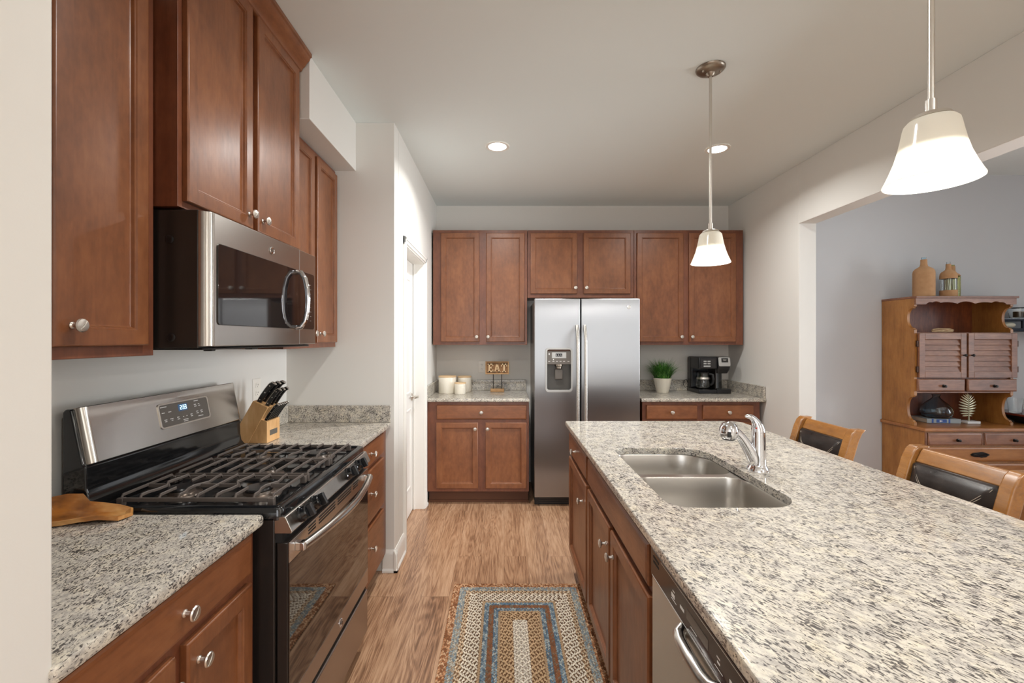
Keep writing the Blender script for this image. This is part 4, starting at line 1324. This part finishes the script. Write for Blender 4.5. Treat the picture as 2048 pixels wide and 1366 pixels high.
def knife(label, x, y, zz, L_, ang, hw, group, ss):
    """handle runs up from (x, y, zz) at ang in the x-z plane"""
    t = thing('kitchen_knife', label, 'knife', (x, y, zz), group)
    d = Vector((math.cos(ang), 0, math.sin(ang)))
    n_ = Vector((-math.sin(ang), 0, math.cos(ang)))
    o = Vector((x, y, zz))
    P = lambda s, w: o + d * s * L_ + n_ * w
    shape = [(0.0, 0.0), (0.04, -0.05), (0.30, 0.06), (0.62, 0.10), (0.86, 0.0), (0.97, -0.28)]
    half = [0.36, 0.42, 0.46, 0.44, 0.46, 0.5]
    T_ = hw * 0.34
    ls = []
    for (s, c_), h in zip(shape, half):
        cc = P(s, c_ * hw)
        a_, b_ = n_ * (h * hw), Vector((0, T_, 0))
        ls.append([tuple(cc + a_ * 0.8 - b_), tuple(cc + a_ - b_ * 0.5), tuple(cc + a_ + b_ * 0.5), tuple(cc + a_ * 0.8 + b_), tuple(cc - a_ * 0.8 + b_), tuple(cc - a_ + b_ * 0.5), tuple(cc - a_ - b_ * 0.5), tuple(cc - a_ * 0.8 - b_)])
    h_ = obj('handle', MB().loops(ls), M['black'], t, 0)
    e = P(1.0, -0.34 * hw)
    ec = MB()
    lc = []
    for s, k in ((-0.045, 0.50), (0.0, 0.5), (0.012, 0.4)):
        cc = P(1.0 + s, (-0.30 - s * 1.5) * hw)
        lc.append([tuple(cc + n_ * (k * hw * math.cos(2 * PI * j / 10)) * 1.04 + Vector((0, T_ * 1.05 * math.sin(2 * PI * j / 10) * (k / 0.5), 0))) for j in range(10)])
    obj('end_cap', ec.loops(lc), M['nickel'], t)
    sp_ = [tuple(P(s, (c_ + h * 1.0) * hw) ) for (s, c_), h in zip(shape[:], half)]
    obj('tang', MB().tube(sp_, T_ * 0.36, 6), M['nickel'], t)
    for q in ((0.16, 0.5, 0.82) if ss else (0.2, 0.5, 0.8)):
        cq = P(q, 0.03 * hw)
        obj('rivet', MB().lathe([(hw * 0.13, y - T_ - 0.0006), (hw * 0.13, y - T_ + 0.002)], (cq.x, 0, cq.z), 10, 'y'), M['nickel'], h_)
    return t
ANG = math.radians(54)
for i, y in enumerate((2.164, 2.201, 2.240)):
    knife(('large black kitchen knife in the top slot, nearest the range', 'large black kitchen knife in the top row, middle of three', 'large black kitchen knife in the top row, nearest the pantry wall')[i], -1.201 + 0.004 * i, y, 1.108, 0.125, ANG, 0.025, 'large knives in the top row', 1)
for i, y in enumerate((2.162, 2.198, 2.238)):
    knife(('medium black utility knife in the second row, nearest the range', 'medium black utility knife in the second row, middle of three', 'medium black utility knife in the second row, nearest the pantry wall')[i], -1.160, y, 1.093, 0.105, ANG, 0.020, 'medium knives in the second row', 1)
for i in range(6):
    knife('%s black steak knife in the low front row, counted from the range' % ('first', 'second', 'third', 'fourth', 'fifth', 'sixth')[i], -1.161, 2.152 + 0.0197 * i, 1.022, 0.102, ANG, 0.0145, 'steak knives in the low front row', 1)

# ================================================================== carved wooden dish on the near counter
zd = ZT1 + 0.001
out = [(-1.070, 1.278), (-1.058, 1.262), (-1.066, 1.222), (-1.105, 1.204), (-1.15, 1.197), (-1.20, 1.188), (-1.25, 1.178), (-1.290, 1.186), (-1.302, 1.215), (-1.292, 1.250), (-1.255, 1.272), (-1.215, 1.279), (-1.185, 1.268), (-1.150, 1.276), (-1.110, 1.282)]
rim = [0.018, 0.010, 0.014, 0.024, 0.020, 0.014, 0.014, 0.024, 0.042, 0.056, 0.060, 0.058, 0.040, 0.034, 0.026]
und = [0.006, 0.001, 0.002, 0.012, 0.008, 0.001, 0.001, 0.001, 0.004, 0.004, 0.004, 0.004, 0.004, 0.004, 0.004]
c0 = (-1.190, 1.233)
ls = []
for k, hf in ((0.5, None), (0.94, 'u'), (1.0, 'u2'), (1.0, 'm'), (0.995, 't'), (0.955, 't2'), (0.86, 'i'), (0.66, 'j'), (0.4, 'k'), (0.02, 'k')):
    l = []
    for (x, y), r_, u_ in zip(out, rim, und):
        z_ = {None: 0.0, 'u': u_, 'u2': u_ + 0.001, 'm': (r_ + u_) / 2, 't': r_, 't2': r_ + 0.001, 'i': r_ * 0.62, 'j': 0.006 + r_ * 0.16, 'k': 0.008}[hf]
        l.append((c0[0] + (x - c0[0]) * k, c0[1] + (y - c0[1]) * k, zd + z_))
    ls.append(l)
wd_ = tag(obj('wooden_dish', MB().loops(ls), M['dish_wood'], None, loc=(c0[0], c0[1], zd), smooth=28), 'carved glossy burl wood dish on the granite counter beside the range', 'dish')

# ================================================================== braided rug
RX0, RX1, RYA, RYB = -0.284, 0.444, 1.330, 2.552
PAL = {
    'copper': [(172, 124, 90), (190, 146, 110), (150, 100, 68), (204, 168, 134), (132, 88, 60)],
    'bluegrey': [(120, 134, 142), (158, 164, 162), (184, 180, 168), (134, 144, 146), (160, 144, 124)],
    'mixed': [(212, 196, 170), (192, 162, 130), (112, 86, 64)],
    'whitebrown': [(238, 230, 214), (224, 212, 192), (106, 84, 66)],
    'tan': [(188, 162, 130), (182, 154, 122), (176, 148, 116)],
    'blue': [(106, 130, 148), (136, 156, 166), (174, 184, 184), (90, 112, 130)],
    'rust': [(136, 96, 70), (148, 104, 76), (124, 88, 66), (146, 94, 64), (128, 112, 96)],
    'tanfleck': [(208, 180, 144), (198, 168, 132), (108, 78, 54)],
    'cream': [(240, 232, 218), (222, 214, 198), (172, 162, 148)],
}
BANDS = [(0.034, 'copper'), (0.068, 'bluegrey'), (0.102, 'mixed'), (0.165, 'whitebrown'), (0.183, 'tan'), (0.203, 'blue'), (0.236, 'rust'), (0.255, 'blue'), (0.270, 'tan'), (0.322, 'tanfleck'), (9, 'cream')]
random.seed(21)
rm = MB()
rm.c = []
cw, ch = (RX0 + RX1) / 2, (RYA + RYB) / 2
hwx, hwy = (RX1 - RX0) / 2, (RYB - RYA) / 2
base = rrect(RX0 + 0.004, RX1 - 0.004, RYA + 0.004, RYB - 0.004, 0.02, 3)
rm.loops([[(x, y, 0.001) for x, y in base], [(x, y, 0.007) for x, y in base]])
rm.c += [rgb(120, 92, 68)] * len(rm.v)
ROW, PIT = 0.0121, 0.0150
nrow = int(hwx / ROW)
ROW = hwx / nrow
for k in range(nrow):
    d = (k + 0.5) * ROW
    pal = next(PAL[n] for lim, n in BANDS if d < lim)
    ex, ey = hwx - d, hwy - d
    for side in range(4):
        half = ey if side < 2 else ex
        cnt = max(1, int(round(2 * half / PIT)))
        for j in range(cnt + 1):
            s = -half + 2 * half * j / cnt + (PIT * 0.5 if k % 2 else 0)
            if s > half:
                continue
            for lob in (0, 1):
                sl_ = s + (0.5 * PIT if lob else 0)
                if sl_ > half:
                    continue
                off = ROW * (0.2 if lob else -0.2)
                an_ = (0.62 if lob else -0.62)
                if side == 0: px, py, th = cw - ex + off, ch + sl_, PI / 2 + an_
                elif side == 1: px, py, th = cw + ex - off, ch + sl_, PI / 2 - an_
                elif side == 2: px, py, th = cw + sl_, ch - ey + off, -an_
                else: px, py, th = cw + sl_, ch + ey - off, an_
                pick = pal[(2 * j + lob + (k % 2)) % 3] if len(pal) == 3 else random.choice(pal)
                fq = random.uniform(0.93, 1.06)
                col = rgb(*[min(255, q * fq) for q in pick])
                L1, W1 = PIT * 0.62, ROW * 0.36
                c_, s_ = math.cos(th), math.sin(th)
                pts = []
                for a, b in ((-1, 0), (-0.45, -0.9), (0.45, -0.9), (1, 0), (0.45, 0.9), (-0.45, 0.9)):
                    pts.append((px + a * L1 * c_ - b * W1 * s_, py + a * L1 * s_ + b * W1 * c_, 0.0062))
                for a, b in ((-0.5, 0), (0, -0.45), (0.5, 0), (0, 0.45)):
                    pts.append((px + a * L1 * c_ - b * W1 * s_, py + a * L1 * s_ + b * W1 * c_, 0.0108))
                rm.add(pts, [(0, 1, 7, 6), (1, 2, 7), (2, 3, 8, 7), (3, 4, 9, 8), (4, 5, 9), (5, 0, 6, 9), (6, 7, 8, 9)])
                rm.c += [col] * 10
tag(obj('braided_rug', rm, M['braid'], None, loc=(cw, ch, 0), smooth=80), 'rectangular braided rug in tan, blue and rust bands on the wood floor', 'rug')
# ================================================================== bar stools
def stool(label, y):
    t = thing('bar_stool', label, 'bar stool', (1.34, y, 0), 'bar stools along the island')
    W = 0.197
    for s in (-1, 1):
        ys = y + s * (W - 0.022)
        back = [(1.585, 0.001), (1.560, 0.25), (1.545, 0.50), (1.548, 0.62), (1.560, 0.75), (1.580, 0.86), (1.606, 0.95), (1.622, 0.985), (1.640, 1.002)]
        m = MB()
        ls = []
        for i, (x, z) in enumerate(back):
            d = 0.020 + 0.004 * (i > 3)
            ls.append([(x - d, ys - 0.022, z), (x + d, ys - 0.022, z), (x + d, ys + 0.022, z), (x - d, ys + 0.022, z)])
        m.loops(ls)
        obj('back_leg', m, M['stool_wood'], t, 0.006, 3)
        m = MB().loops([[(x - q, ys - q, z), (x + q, ys - q, z), (x + q, ys + q, z), (x - q, ys + q, z)] for x, z, q in ((1.165, 0.001, 0.016), (1.160, 0.55, 0.021), (1.160, 0.585, 0.022))])
        obj('front_leg', m, M['stool_wood'], t, 0.003)
        obj('side_stretcher', B(1.18, 1.545, ys - 0.010, ys + 0.010, 0.22, 0.25), M['stool_wood'], t, 0.003)
    yi = W - 0.046
    rail = [(1.598, 0.944), (1.618, 0.985), (1.628, 0.996), (1.648, 0.992), (1.632, 0.952), (1.626, 0.936)]
    obj('top_rail', MB().prism(rail, 'y', y - yi, y + yi), M['stool_wood'], t, 0.005, 3)
    obj('lower_rail', B(1.548, 1.572, y - yi, y + yi, 0.70, 0.745), M['stool_wood'], t, 0.004)
    obj('seat_frame', B(1.150, 1.545, y - W + 0.005, y + W - 0.005, 0.565, 0.615), M['stool_wood'], t, 0.004)
    for xs_ in (1.165, 1.55):
        obj('cross_stretcher', B(xs_ - 0.010, xs_ + 0.010, y - yi - 0.01, y + yi + 0.01, 0.18, 0.215), M['stool_wood'], t, 0.003)
    st = MB().loops([[(x, yy, z) for x, yy in rrect(1.145 + i, 1.528 - i, y - W + i, y + W - i, 0.03, 4)] for i, z in ((0.004, 0.617), (0.0, 0.632), (0.004, 0.652), (0.016, 0.664), (0.04, 0.670))])
    obj('seat_cushion', st, M['leather'], t)
    # padded back panel, follows the lean of the posts
    P0, P1 = Vector((1.562, 0, 0.748)), Vector((1.600, 0, 0.944))
    up = (P1 - P0).normalized(); nn = Vector((-up.z, 0, up.x)); Lp = (P1 - P0).length
    PF = lambda u, d, w: tuple(P0 + up * w + nn * d + Vector((0, u, 0)))
    cu = MB()
    ls = []
    for i, d in ((0.0, -0.030), (0.0, 0.004), (0.003, 0.010), (0.008, 0.0105), (0.012, 0.013), (0.024, 0.021), (0.05, 0.026)):
        ls.append([PF(u, d, w) for u, w in rrect(y - yi + i, y + yi - i, i, Lp - i, max(0.012 - i * 0.1, 0.006), 3)])
    cu.loops(ls)
    pad = obj('back_cushion', cu, M['leather'], t)
    sm = MB()
    for s in (-1, 1):
        for o_ in (0, 0.008):
            pts = []
            for k in range(9):
                q = k / 8
                u_ = s * (yi - 0.014 - q * (yi - 0.02)) + s * -o_
                w_ = Lp - 0.016 - q ** 0.75 * (Lp * 0.72)
                e = min(u_ + yi, yi - u_, Lp - w_)
                pts.append(PF(y + u_, 0.0125 + 0.0135 * min(1, max(0, (e - 0.012) / 0.038)) ** 0.7 + 0.0004, w_))
            sm.tube(pts, 0.0009, 6)
    obj('stitching', sm, M['thread'], pad)
    return t
stool('amber wood bar stool with dark leather back, farther one near the wall opening', 2.225)
stool('amber wood bar stool with dark leather back, nearer one in front of the hutch drawers', 1.570)

# ================================================================== hutch
HX0, HX1, HY, HW = 3.045, 3.780, 3.285, 3.566
hu = thing('hutch', 'brown maple hutch with louvered doors and scalloped shelves over drawers', 'hutch', (3.6, 3.4, 0))
BX0, BX1, BYF = 3.045, 4.29, 3.205
fh = FY(HY)
fbs = FY(BYF)
obj('base_carcass', B(BX0, BX1, BYF, HW, 0.06, 0.752), M['honey'], hu, 0.003)
obj('base_plinth', B(BX0 + 0.03, BX1 - 0.03, BYF + 0.03, HW - 0.01, 0.001, 0.06), M['hutch_brown'], hu)
obj('base_top', B(BX0 - 0.015, BX1 + 0.015, BYF - 0.020, HW, 0.752, 0.776), M['honey_level'], hu, 0.005, 3)
# side panels with scalloped front edges
def scallop(z0, z1, dep):
    pts = []
    zc, hh = (z0 + z1) / 2, (z1 - z0) / 2
    pts.append((HY, z0)); pts.append((HY, z0 + 0.018)); pts.append((HY + 0.010, z0 + 0.024))
    for k in range(11):
        a = -0.5 * PI + PI * k / 10
        pts.append((HY + 0.012 + dep * math.cos(a) ** 0.8 if abs(math.cos(a)) > 1e-6 else HY + 0.012, zc + (hh - 0.030) * math.sin(a)))
    pts.append((HY + 0.010, z1 - 0.024)); pts.append((HY, z1 - 0.018)); pts.append((HY, z1))
    return pts
sp_ = [(HW, 0.777), (HW, 1.722)] + [(HY, 1.722)] + scallop(1.472, 1.680, 0.046)[::-1] + scallop(0.782, 1.018, 0.046)[::-1] + [(HY, 0.777)]
for x0 in (HX0, HX1 - 0.020):
    obj('side_panel', MB().prism(sp_, 'x', x0, x0 + 0.020), M['honey'], hu)
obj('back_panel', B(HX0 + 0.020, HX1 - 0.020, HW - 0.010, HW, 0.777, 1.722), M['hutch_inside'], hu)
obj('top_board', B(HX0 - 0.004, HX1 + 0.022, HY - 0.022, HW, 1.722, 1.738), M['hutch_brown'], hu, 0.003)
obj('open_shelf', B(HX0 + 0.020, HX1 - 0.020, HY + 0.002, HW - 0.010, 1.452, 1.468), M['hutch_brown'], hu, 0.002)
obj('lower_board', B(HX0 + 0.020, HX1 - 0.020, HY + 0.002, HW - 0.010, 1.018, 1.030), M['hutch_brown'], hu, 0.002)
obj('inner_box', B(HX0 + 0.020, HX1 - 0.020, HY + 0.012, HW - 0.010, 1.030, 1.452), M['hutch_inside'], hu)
vx0, vx1 = HX0, HX1 + 0.010
va = [(vx0, 1.722), (vx0, 1.676), (vx0 + 0.075, 1.676)]
wv = vx1 - vx0 - 0.15
def sc_wave(t):
    t = min(t, 1 - t) * 2
    for t0, t1, h in ((0.0, 0.16, 0.020), (0.16, 0.36, 0.022), (0.36, 0.78, 0.019)):
        if t <= t1:
            q = (t - t0) / (t1 - t0)
            lo = 0.0 if t0 == 0 else 0.012 if t0 < 0.3 else 0.010
            return 1.676 + lo * (1 - q) + (0.012 if t1 < 0.3 else 0.010 if t1 < 0.5 else 0.004) * q + (h - 0.010) * math.sin(PI * q) ** 0.6
    return 1.680 + 0.018 * math.sin(PI / 2 * (t - 0.78) / 0.22) ** 0.7
for k in range(1, 90):
    va.append((vx0 + 0.075 + wv * k / 90, sc_wave(k / 90)))
va += [(vx1 - 0.075, 1.676), (vx1, 1.676), (vx1, 1.722)]
obj('valance', MB(fh).loops([[(u, d, w) for u, w in va] for d in (0.0, 0.014)]), M['hutch_brown'], hu)
for u0, u1, side in ((3.066, 3.415, 1), (3.429, 3.790, -1)):
    d = MB(fh)
    zt, zb_ = 1.463, 1.134
    fw_ = 0.042
    d.box(u0, u0 + fw_, 0.001, 0.020, zb_, zt).box(u1 - fw_, u1, 0.001, 0.020, zb_, zt).box(u0 + fw_, u1 - fw_, 0.001, 0.020, zt - 0.046, zt).box(u0 + fw_, u1 - fw_, 0.001, 0.020, zb_, zb_ + 0.044)
    do_ = obj('louver_door', d, M['hutch_brown'], hu, 0.002)
    sl_ = MB(fh)
    nsl = 6
    za, zbb = zb_ + 0.044, zt - 0.046
    hs = (zbb - za) / nsl
    for k in range(nsl):
        b0, b1 = za + k * hs, za + (k + 1) * hs + 0.004
        sl_.loops([[(u0 + fw_, 0.016, b0), (u0 + fw_, 0.010, b0), (u0 + fw_, 0.002, b1), (u0 + fw_, 0.006, b1)], [(u1 - fw_, 0.016, b0), (u1 - fw_, 0.010, b0), (u1 - fw_, 0.002, b1), (u1 - fw_, 0.006, b1)]])
    obj('louver_slat', sl_, M['hutch_brown'], do_)
    ku = u1 - 0.022 if side > 0 else u0 + 0.022
    obj('knob', MB().lathe([(0.005, HY - 0.020), (0.005, HY - 0.030), (0.010, HY - 0.034), (0.010, HY - 0.038), (0.004, HY - 0.041)], (ku, 0, 1.300), 12, 'y'), M['bronze'], do_)
    hxx = u0 - 0.012 if side > 0 else u1 - 0.002
    for zz in (1.385, 1.195):
        obj('hinge', MB(fh).box(hxx, hxx + 0.014, 0.002, 0.016, zz - 0.022, zz + 0.022), M['hinge_brown'], do_, 0.001)
def pull(parent, u, w, y0, r=0.010):
    m = MB().lathe([(0.012, y0), (0.012, y0 - 0.003), (0.005, y0 - 0.005), (0.005, y0 - 0.012), (r, y0 - 0.016), (r * 0.9, y0 - 0.020), (0.002, y0 - 0.021)], (u, 0, w), 14, 'y')
    obj('knob', m, M['bronze'], parent)
for u0, u1 in ((3.060, 3.408), (3.428, 3.792)):
    dr_ = obj('small_drawer', MB(fh).rect(u0, u1, 1.032, 1.124, [(0, 0.001), (0, 0.012), (0.005, 0.016), (0.010, 0.018)]), M['hutch_brown'], hu)
    pull(dr_, (u0 + u1) / 2 + 0.012, 1.072, HY - 0.018)
nD = 3
wd = (BX1 - BX0 - 0.02) / nD
for k in range(nD):
    u0 = BX0 + 0.014 + k * wd
    dr_ = obj('top_drawer', MB(fbs).rect(u0, u0 + wd - 0.020, 0.652, 0.742, [(0, 0.001), (0, 0.012), (0.005, 0.016), (0.012, 0.018)]), M['hutch_brown'], hu)
    pull(dr_, u0 + wd / 2 + 0.005, 0.690, BYF - 0.018)
for k in range(nD):
    u0 = BX0 + 0.014 + k * wd
    obj('divider_reed', MB(fbs).box(u0 - 0.014, u0 - 0.004, 0.001, 0.010, 0.652, 0.742), M['hutch_brown'], hu, 0.002)
for i, (z0, z1) in enumerate(((0.538, 0.640), (0.415, 0.522), (0.25, 0.398), (0.08, 0.235))):
    dr_ = obj('wide_drawer', MB(fbs).rect(BX0 + 0.012, BX1 - 0.012, z0, z1, [(0, 0.001), (0, 0.012), (0.006, 0.017), (0.014, 0.019)]), M['honey_level'], hu)
    for u in (3.425, 3.91):
        zc_ = (z0 + z1) / 2 - 0.002
        y0 = BYF - 0.019
        m = MB()
        pts = [(u + 0.060 * math.cos(2 * PI * k / 28) * (1 + 0.12 * math.cos(4 * PI * k / 28)), y0 - 0.0005, zc_ + 0.019 * math.sin(2 * PI * k / 28) * (1 + 0.12 * math.cos(10 * PI * k / 28))) for k in range(28)]
        m.loops([pts, [(x, y0 - 0.004, z_) for x, y, z_ in pts]])
        bpz = obj('back_plate', m, M['bronze'], dr_)
        m = MB().tube([(u - 0.046, y0 - 0.004, zc_ + 0.006), (u - 0.042, y0 - 0.018, zc_ + 0.002), (u - 0.02, y0 - 0.022, zc_ - 0.010), (u + 0.02, y0 - 0.022, zc_ - 0.010), (u + 0.042, y0 - 0.018, zc_ + 0.002), (u + 0.046, y0 - 0.004, zc_ + 0.006)], 0.0035, 8)
        obj('bail_pull', m, M['bronze'], dr_)

# ------------------------------------------------------------------ things on the hutch
zt = 1.7385
def bottle(label, x, y, r, h, segs):
    t = thing('twine_bottle', label, 'bottle', (x, y, zt), 'bottles on top of the hutch')
    prof = [(0.0, 1.0), (0.02, 1.0), (0.60, 1.0), (0.66, 0.96), (0.71, 0.80), (0.75, 0.52), (0.78, 0.36), (0.84, 0.31), (0.95, 0.30), (0.955, 0.29), (1.0, 0.27)]
    def rad(q):
        for (a, ra), (b, rb) in zip(prof, prof[1:]):
            if a <= q <= b:
                return r * (ra + (rb - ra) * (q - a) / (b - a))
        return r * prof[-1][1]
    obj('glass', MB().lathe([(rad(q) - 0.003, zt + 0.002 + (h - 0.002) * q) for q, _ in prof] + [(rad(1.0) - 0.006, zt + h), (rad(0.9) - 0.006, zt + h * 0.9)] + [(max(rad(q) - 0.006, 0.004), zt + 0.006 + (h - 0.01) * q) for q in (0.78, 0.71, 0.66, 0.6, 0.03)], (x, y, 0), 28), M[segs[0]], t)
    for a, b in segs[1:]:
        qs = sorted({a, b} | {q for q, _ in prof if a < q < b})
        obj('twine_wrap', MB().lathe([(rad(q), zt + h * q) for q in qs], (x, y, 0), 32), M['twine'], t)
    return t
bottle('tall bottle fully wrapped in brown twine on top of the hutch', 3.197, 3.37, 0.065, 0.302, ['glass_blue', (0.0, 0.945)])
b2 = bottle('twine bottle with a clear glass band and pale sticks inside', 3.385, 3.37, 0.051, 0.268, ['glass_clear', (0.0, 0.19), (0.52, 0.94)])
random.seed(4)
stx = MB()
for k in range(9):
    a = random.uniform(0, 2 * PI)
    rr = random.uniform(0.008, 0.032)
    stx.tube([(3.385 + rr * math.cos(a), 3.37 + rr * math.sin(a), zt + 0.012), (3.385 + rr * 0.8 * math.cos(a + 0.5), 3.37 + rr * 0.8 * math.sin(a + 0.5), zt + 0.15)], 0.003, 6)
obj('filling', stx, M['leaf_metal'], b2)
bottle('olive glass bottle with a twine neck, half hidden behind another bottle', 3.520, 3.47, 0.047, 0.262, ['glass_olive', (0.66, 0.97)])

zs = 1.4685
dm = MB()
random.seed(8)
for k in range(5):
    x0 = 3.25 + 0.02 * k
    pts = []
    for j in range(7):
        q = j / 6
        pts.append((x0 + 0.16 * q + random.uniform(-0.004, 0.004), 3.40 + 0.022 * (k - 2) + random.uniform(-0.004, 0.004), zs + 0.010 + 0.007 * (k % 3) + random.uniform(-0.002, 0.004)))
    dm.tube(pts, [0.004, 0.007, 0.0095, 0.009, 0.0085, 0.006, 0.003], 8)
tag(obj('driftwood', dm, M['drift'], None, loc=(3.35, 3.4, zs)), 'pale driftwood piece lying on the upper open shelf of the hutch', 'driftwood')

zb_ = 0.777
bk = thing('book', 'grey book with blue and white spine lying under the blue glass vase', 'book', (3.36, 3.45, zb_))
th = math.radians(-6)
RB = lambda p: (3.365 + p[0] * math.cos(th) - p[1] * math.sin(th), 3.455 + p[0] * math.sin(th) + p[1] * math.cos(th), zb_ + p[2])
obj('cover', MB(RB).box(-0.118, 0.118, -0.078, 0.078, 0.0, 0.003).box(-0.118, 0.118, -0.078, 0.078, 0.030, 0.033).box(-0.118, 0.118, -0.079, -0.075, 0.0, 0.033), M['book_grey'], bk, 0.001)
obj('pages', MB(RB).box(-0.114, 0.114, -0.075, 0.074, 0.003, 0.030), M['paper'], bk)
obj('spine_band', MB(RB).box(-0.085, -0.072, -0.0796, -0.0788, 0.001, 0.032).box(-0.052, 0.020, -0.0796, -0.0788, 0.004, 0.029).box(0.032, 0.044, -0.0796, -0.0788, 0.001, 0.032), M['book_blue'], bk)
obj('spine_mark', MB(RB).prism([(-0.03, 0.009), (-0.03, 0.024), (-0.006, 0.0165)], 'y', -0.0802, -0.0795), M['white_mark'], bk)
zv = zb_ + 0.0335
vs_ = MB().lathe([(0.060, zv), (0.082, zv + 0.006), (0.097, zv + 0.030), (0.100, zv + 0.052), (0.090, zv + 0.082), (0.066, zv + 0.112), (0.042, zv + 0.134), (0.026, zv + 0.150), (0.021, zv + 0.162), (0.025, zv + 0.174), (0.030, zv + 0.180),
                  (0.027, zv + 0.180), (0.022, zv + 0.174), (0.018, zv + 0.162), (0.023, zv + 0.149), (0.039, zv + 0.132), (0.063, zv + 0.110), (0.087, zv + 0.081), (0.097, zv + 0.052), (0.094, zv + 0.031), (0.079, zv + 0.009), (0.001, zv + 0.005)], (3.365, 3.446, 0), 36)
tag(obj('glass_vase', vs_, M['glass_blue'], None, loc=(3.365, 3.446, zv)), 'squat blue glass vase with a flared neck standing on the grey book', 'vase')

lf = thing('leaf_sculpture', 'pale metal palm leaf sculpture on a white marble block inside the hutch', 'sculpture', (3.560, 3.385, zb_))
obj('stone_base', B(3.512, 3.610, 3.350, 3.420, zb_, zb_ + 0.018), M['marble'], lf, 0.002)
obj('stem', MB().tube([(3.556, 3.385, zb_ + 0.017), (3.556, 3.385, zb_ + 0.06), (3.556, 3.386, zb_ + 0.14), (3.550, 3.388, zb_ + 0.222)], [0.006, 0.004, 0.003, 0.002], 8), M['leaf_metal'], lf)
lm = MB()
for k in range(11):
    q = k / 10
    z0_ = zb_ + 0.060 + 0.150 * q
    for s in (-1, 1):
        Lr = 0.068 * (math.sin(PI * (0.16 + 0.80 * q)) ** 0.75)
        el = -0.35 + 1.35 * q
        ls = []
        for j in range(5):
            t = j / 4
            x = 3.554 + s * Lr * t * math.cos(el * (0.6 + 0.4 * t))
            zz = z0_ + Lr * t * math.sin(el) + 0.006 * t
            wdt = 0.0062 * (1 - 0.55 * abs(2 * t - 0.9) ** 2)
            yy = 3.386 + 0.008 * t * t
            ls.append([(x, yy - 0.0012, zz - wdt), (x, yy - 0.0024, zz), (x, yy - 0.0012, zz + wdt), (x, yy + 0.001, zz)])
        lm.loops(ls)
obj('leaf', lm, M['leaf_metal'], lf)

# right end of the hutch top: dark footed bowl with a red tray and a tumbler
bw = MB().lathe([(0.085, zb_), (0.088, zb_ + 0.006), (0.11, zb_ + 0.02), (0.175, zb_ + 0.062), (0.180, zb_ + 0.066), (0.172, zb_ + 0.066), (0.105, zb_ + 0.026), (0.001, zb_ + 0.016)], (4.035, 3.385, 0), 36)
tag(obj('dark_bowl', bw, M['navy'], None, loc=(4.035, 3.385, zb_)), 'dark shallow bowl on the hutch base, right of the scalloped side panel', 'bowl')
zr = zb_ + 0.067
tr = MB().slab(rrect(3.835, 4.235, 3.24, 3.53, 0.03, 5), [], zr, zr + 0.016, 0.004, PZ)
tag(obj('serving_tray', tr, M['bowl_red'], None, loc=(4.035, 3.385, zr)), 'red-brown lacquered tray lying across the dark bowl beside the hutch', 'tray')
zg = zr + 0.0165
tb = MB().lathe([(0.034, zg), (0.036, zg + 0.003), (0.046, zg + 0.110), (0.0435, zg + 0.110), (0.033, zg + 0.010), (0.001, zg + 0.008)], (3.893, 3.37, 0), 28)
tag(obj('glass_tumbler', tb, M['glass_clear'], None, loc=(3.893, 3.37, zg)), 'clear glass tumbler standing on the red-brown tray', 'glass')

# wall shelf at the far right
ws = thing('wall_shelf', 'black wire box shelf on the blue-grey wall, just right of the hutch', 'shelf', (4.10, 3.50, 1.48))
SXA, SXB, SYA, SYB = 3.84, 4.40, 3.40, 3.568
obj('shelf_board', B(SXA, SXB, SYA, SYB, 1.478, 1.503), M['navy'], ws, 0.002)
rl = MB()
for yy in (SYA, SYB - 0.012):
    rl.box(SXA, SXB, yy, yy + 0.012, 1.562, 1.574)
rl.box(SXA, SXA + 0.012, SYA + 0.012, SYB - 0.012, 1.562, 1.574).box(SXB - 0.012, SXB, SYA + 0.012, SYB - 0.012, 1.562, 1.574)
obj('top_frame', rl, M['navy'], ws)
for x in (SXA, 3.985, SXB - 0.012):
    for yy in (SYA, SYB - 0.012):
        obj('upright', B(x, x + 0.012, yy, yy + 0.012, 1.503, 1.562), M['navy'], ws)
obj('glass_top', B(SXA + 0.001, SXB - 0.001, SYA + 0.001, SYB - 0.001, 1.574, 1.580), M['glass_clear'], ws)
tag(obj('shell', MB().ball((3.925, 3.455, 1.5285), (0.055, 0.040, 0.025), 20, 12), M['stone'], None, loc=(3.925, 3.455, 1.5035)), 'rounded pale shell inside the black wire shelf', 'shell')
zg = 1.5805
jr = thing('glass_jar', 'clear glass jar standing on top of the black wire shelf', 'jar', (4.035, 3.47, zg))
obj('jar_glass', MB().lathe([(0.046, zg), (0.049, zg + 0.004), (0.057, zg + 0.082), (0.054, zg + 0.082), (0.046, zg + 0.008), (0.001, zg + 0.006)], (4.035, 3.47, 0), 28), M['glass_clear'], jr)
obj('jar_rim', MB().lathe([(0.0572, zg + 0.081), (0.0585, zg + 0.0835), (0.0572, zg + 0.086), (0.0545, zg + 0.0835)], (4.035, 3.47, 0), 28, 'z', False, False), M['navy'], jr)
obj('candle', MB().lathe([(0.030, zg + 0.0085), (0.030, zg + 0.055), (0.001, zg + 0.057)], (4.035, 3.47, 0), 20), M['lid_wood'], jr)
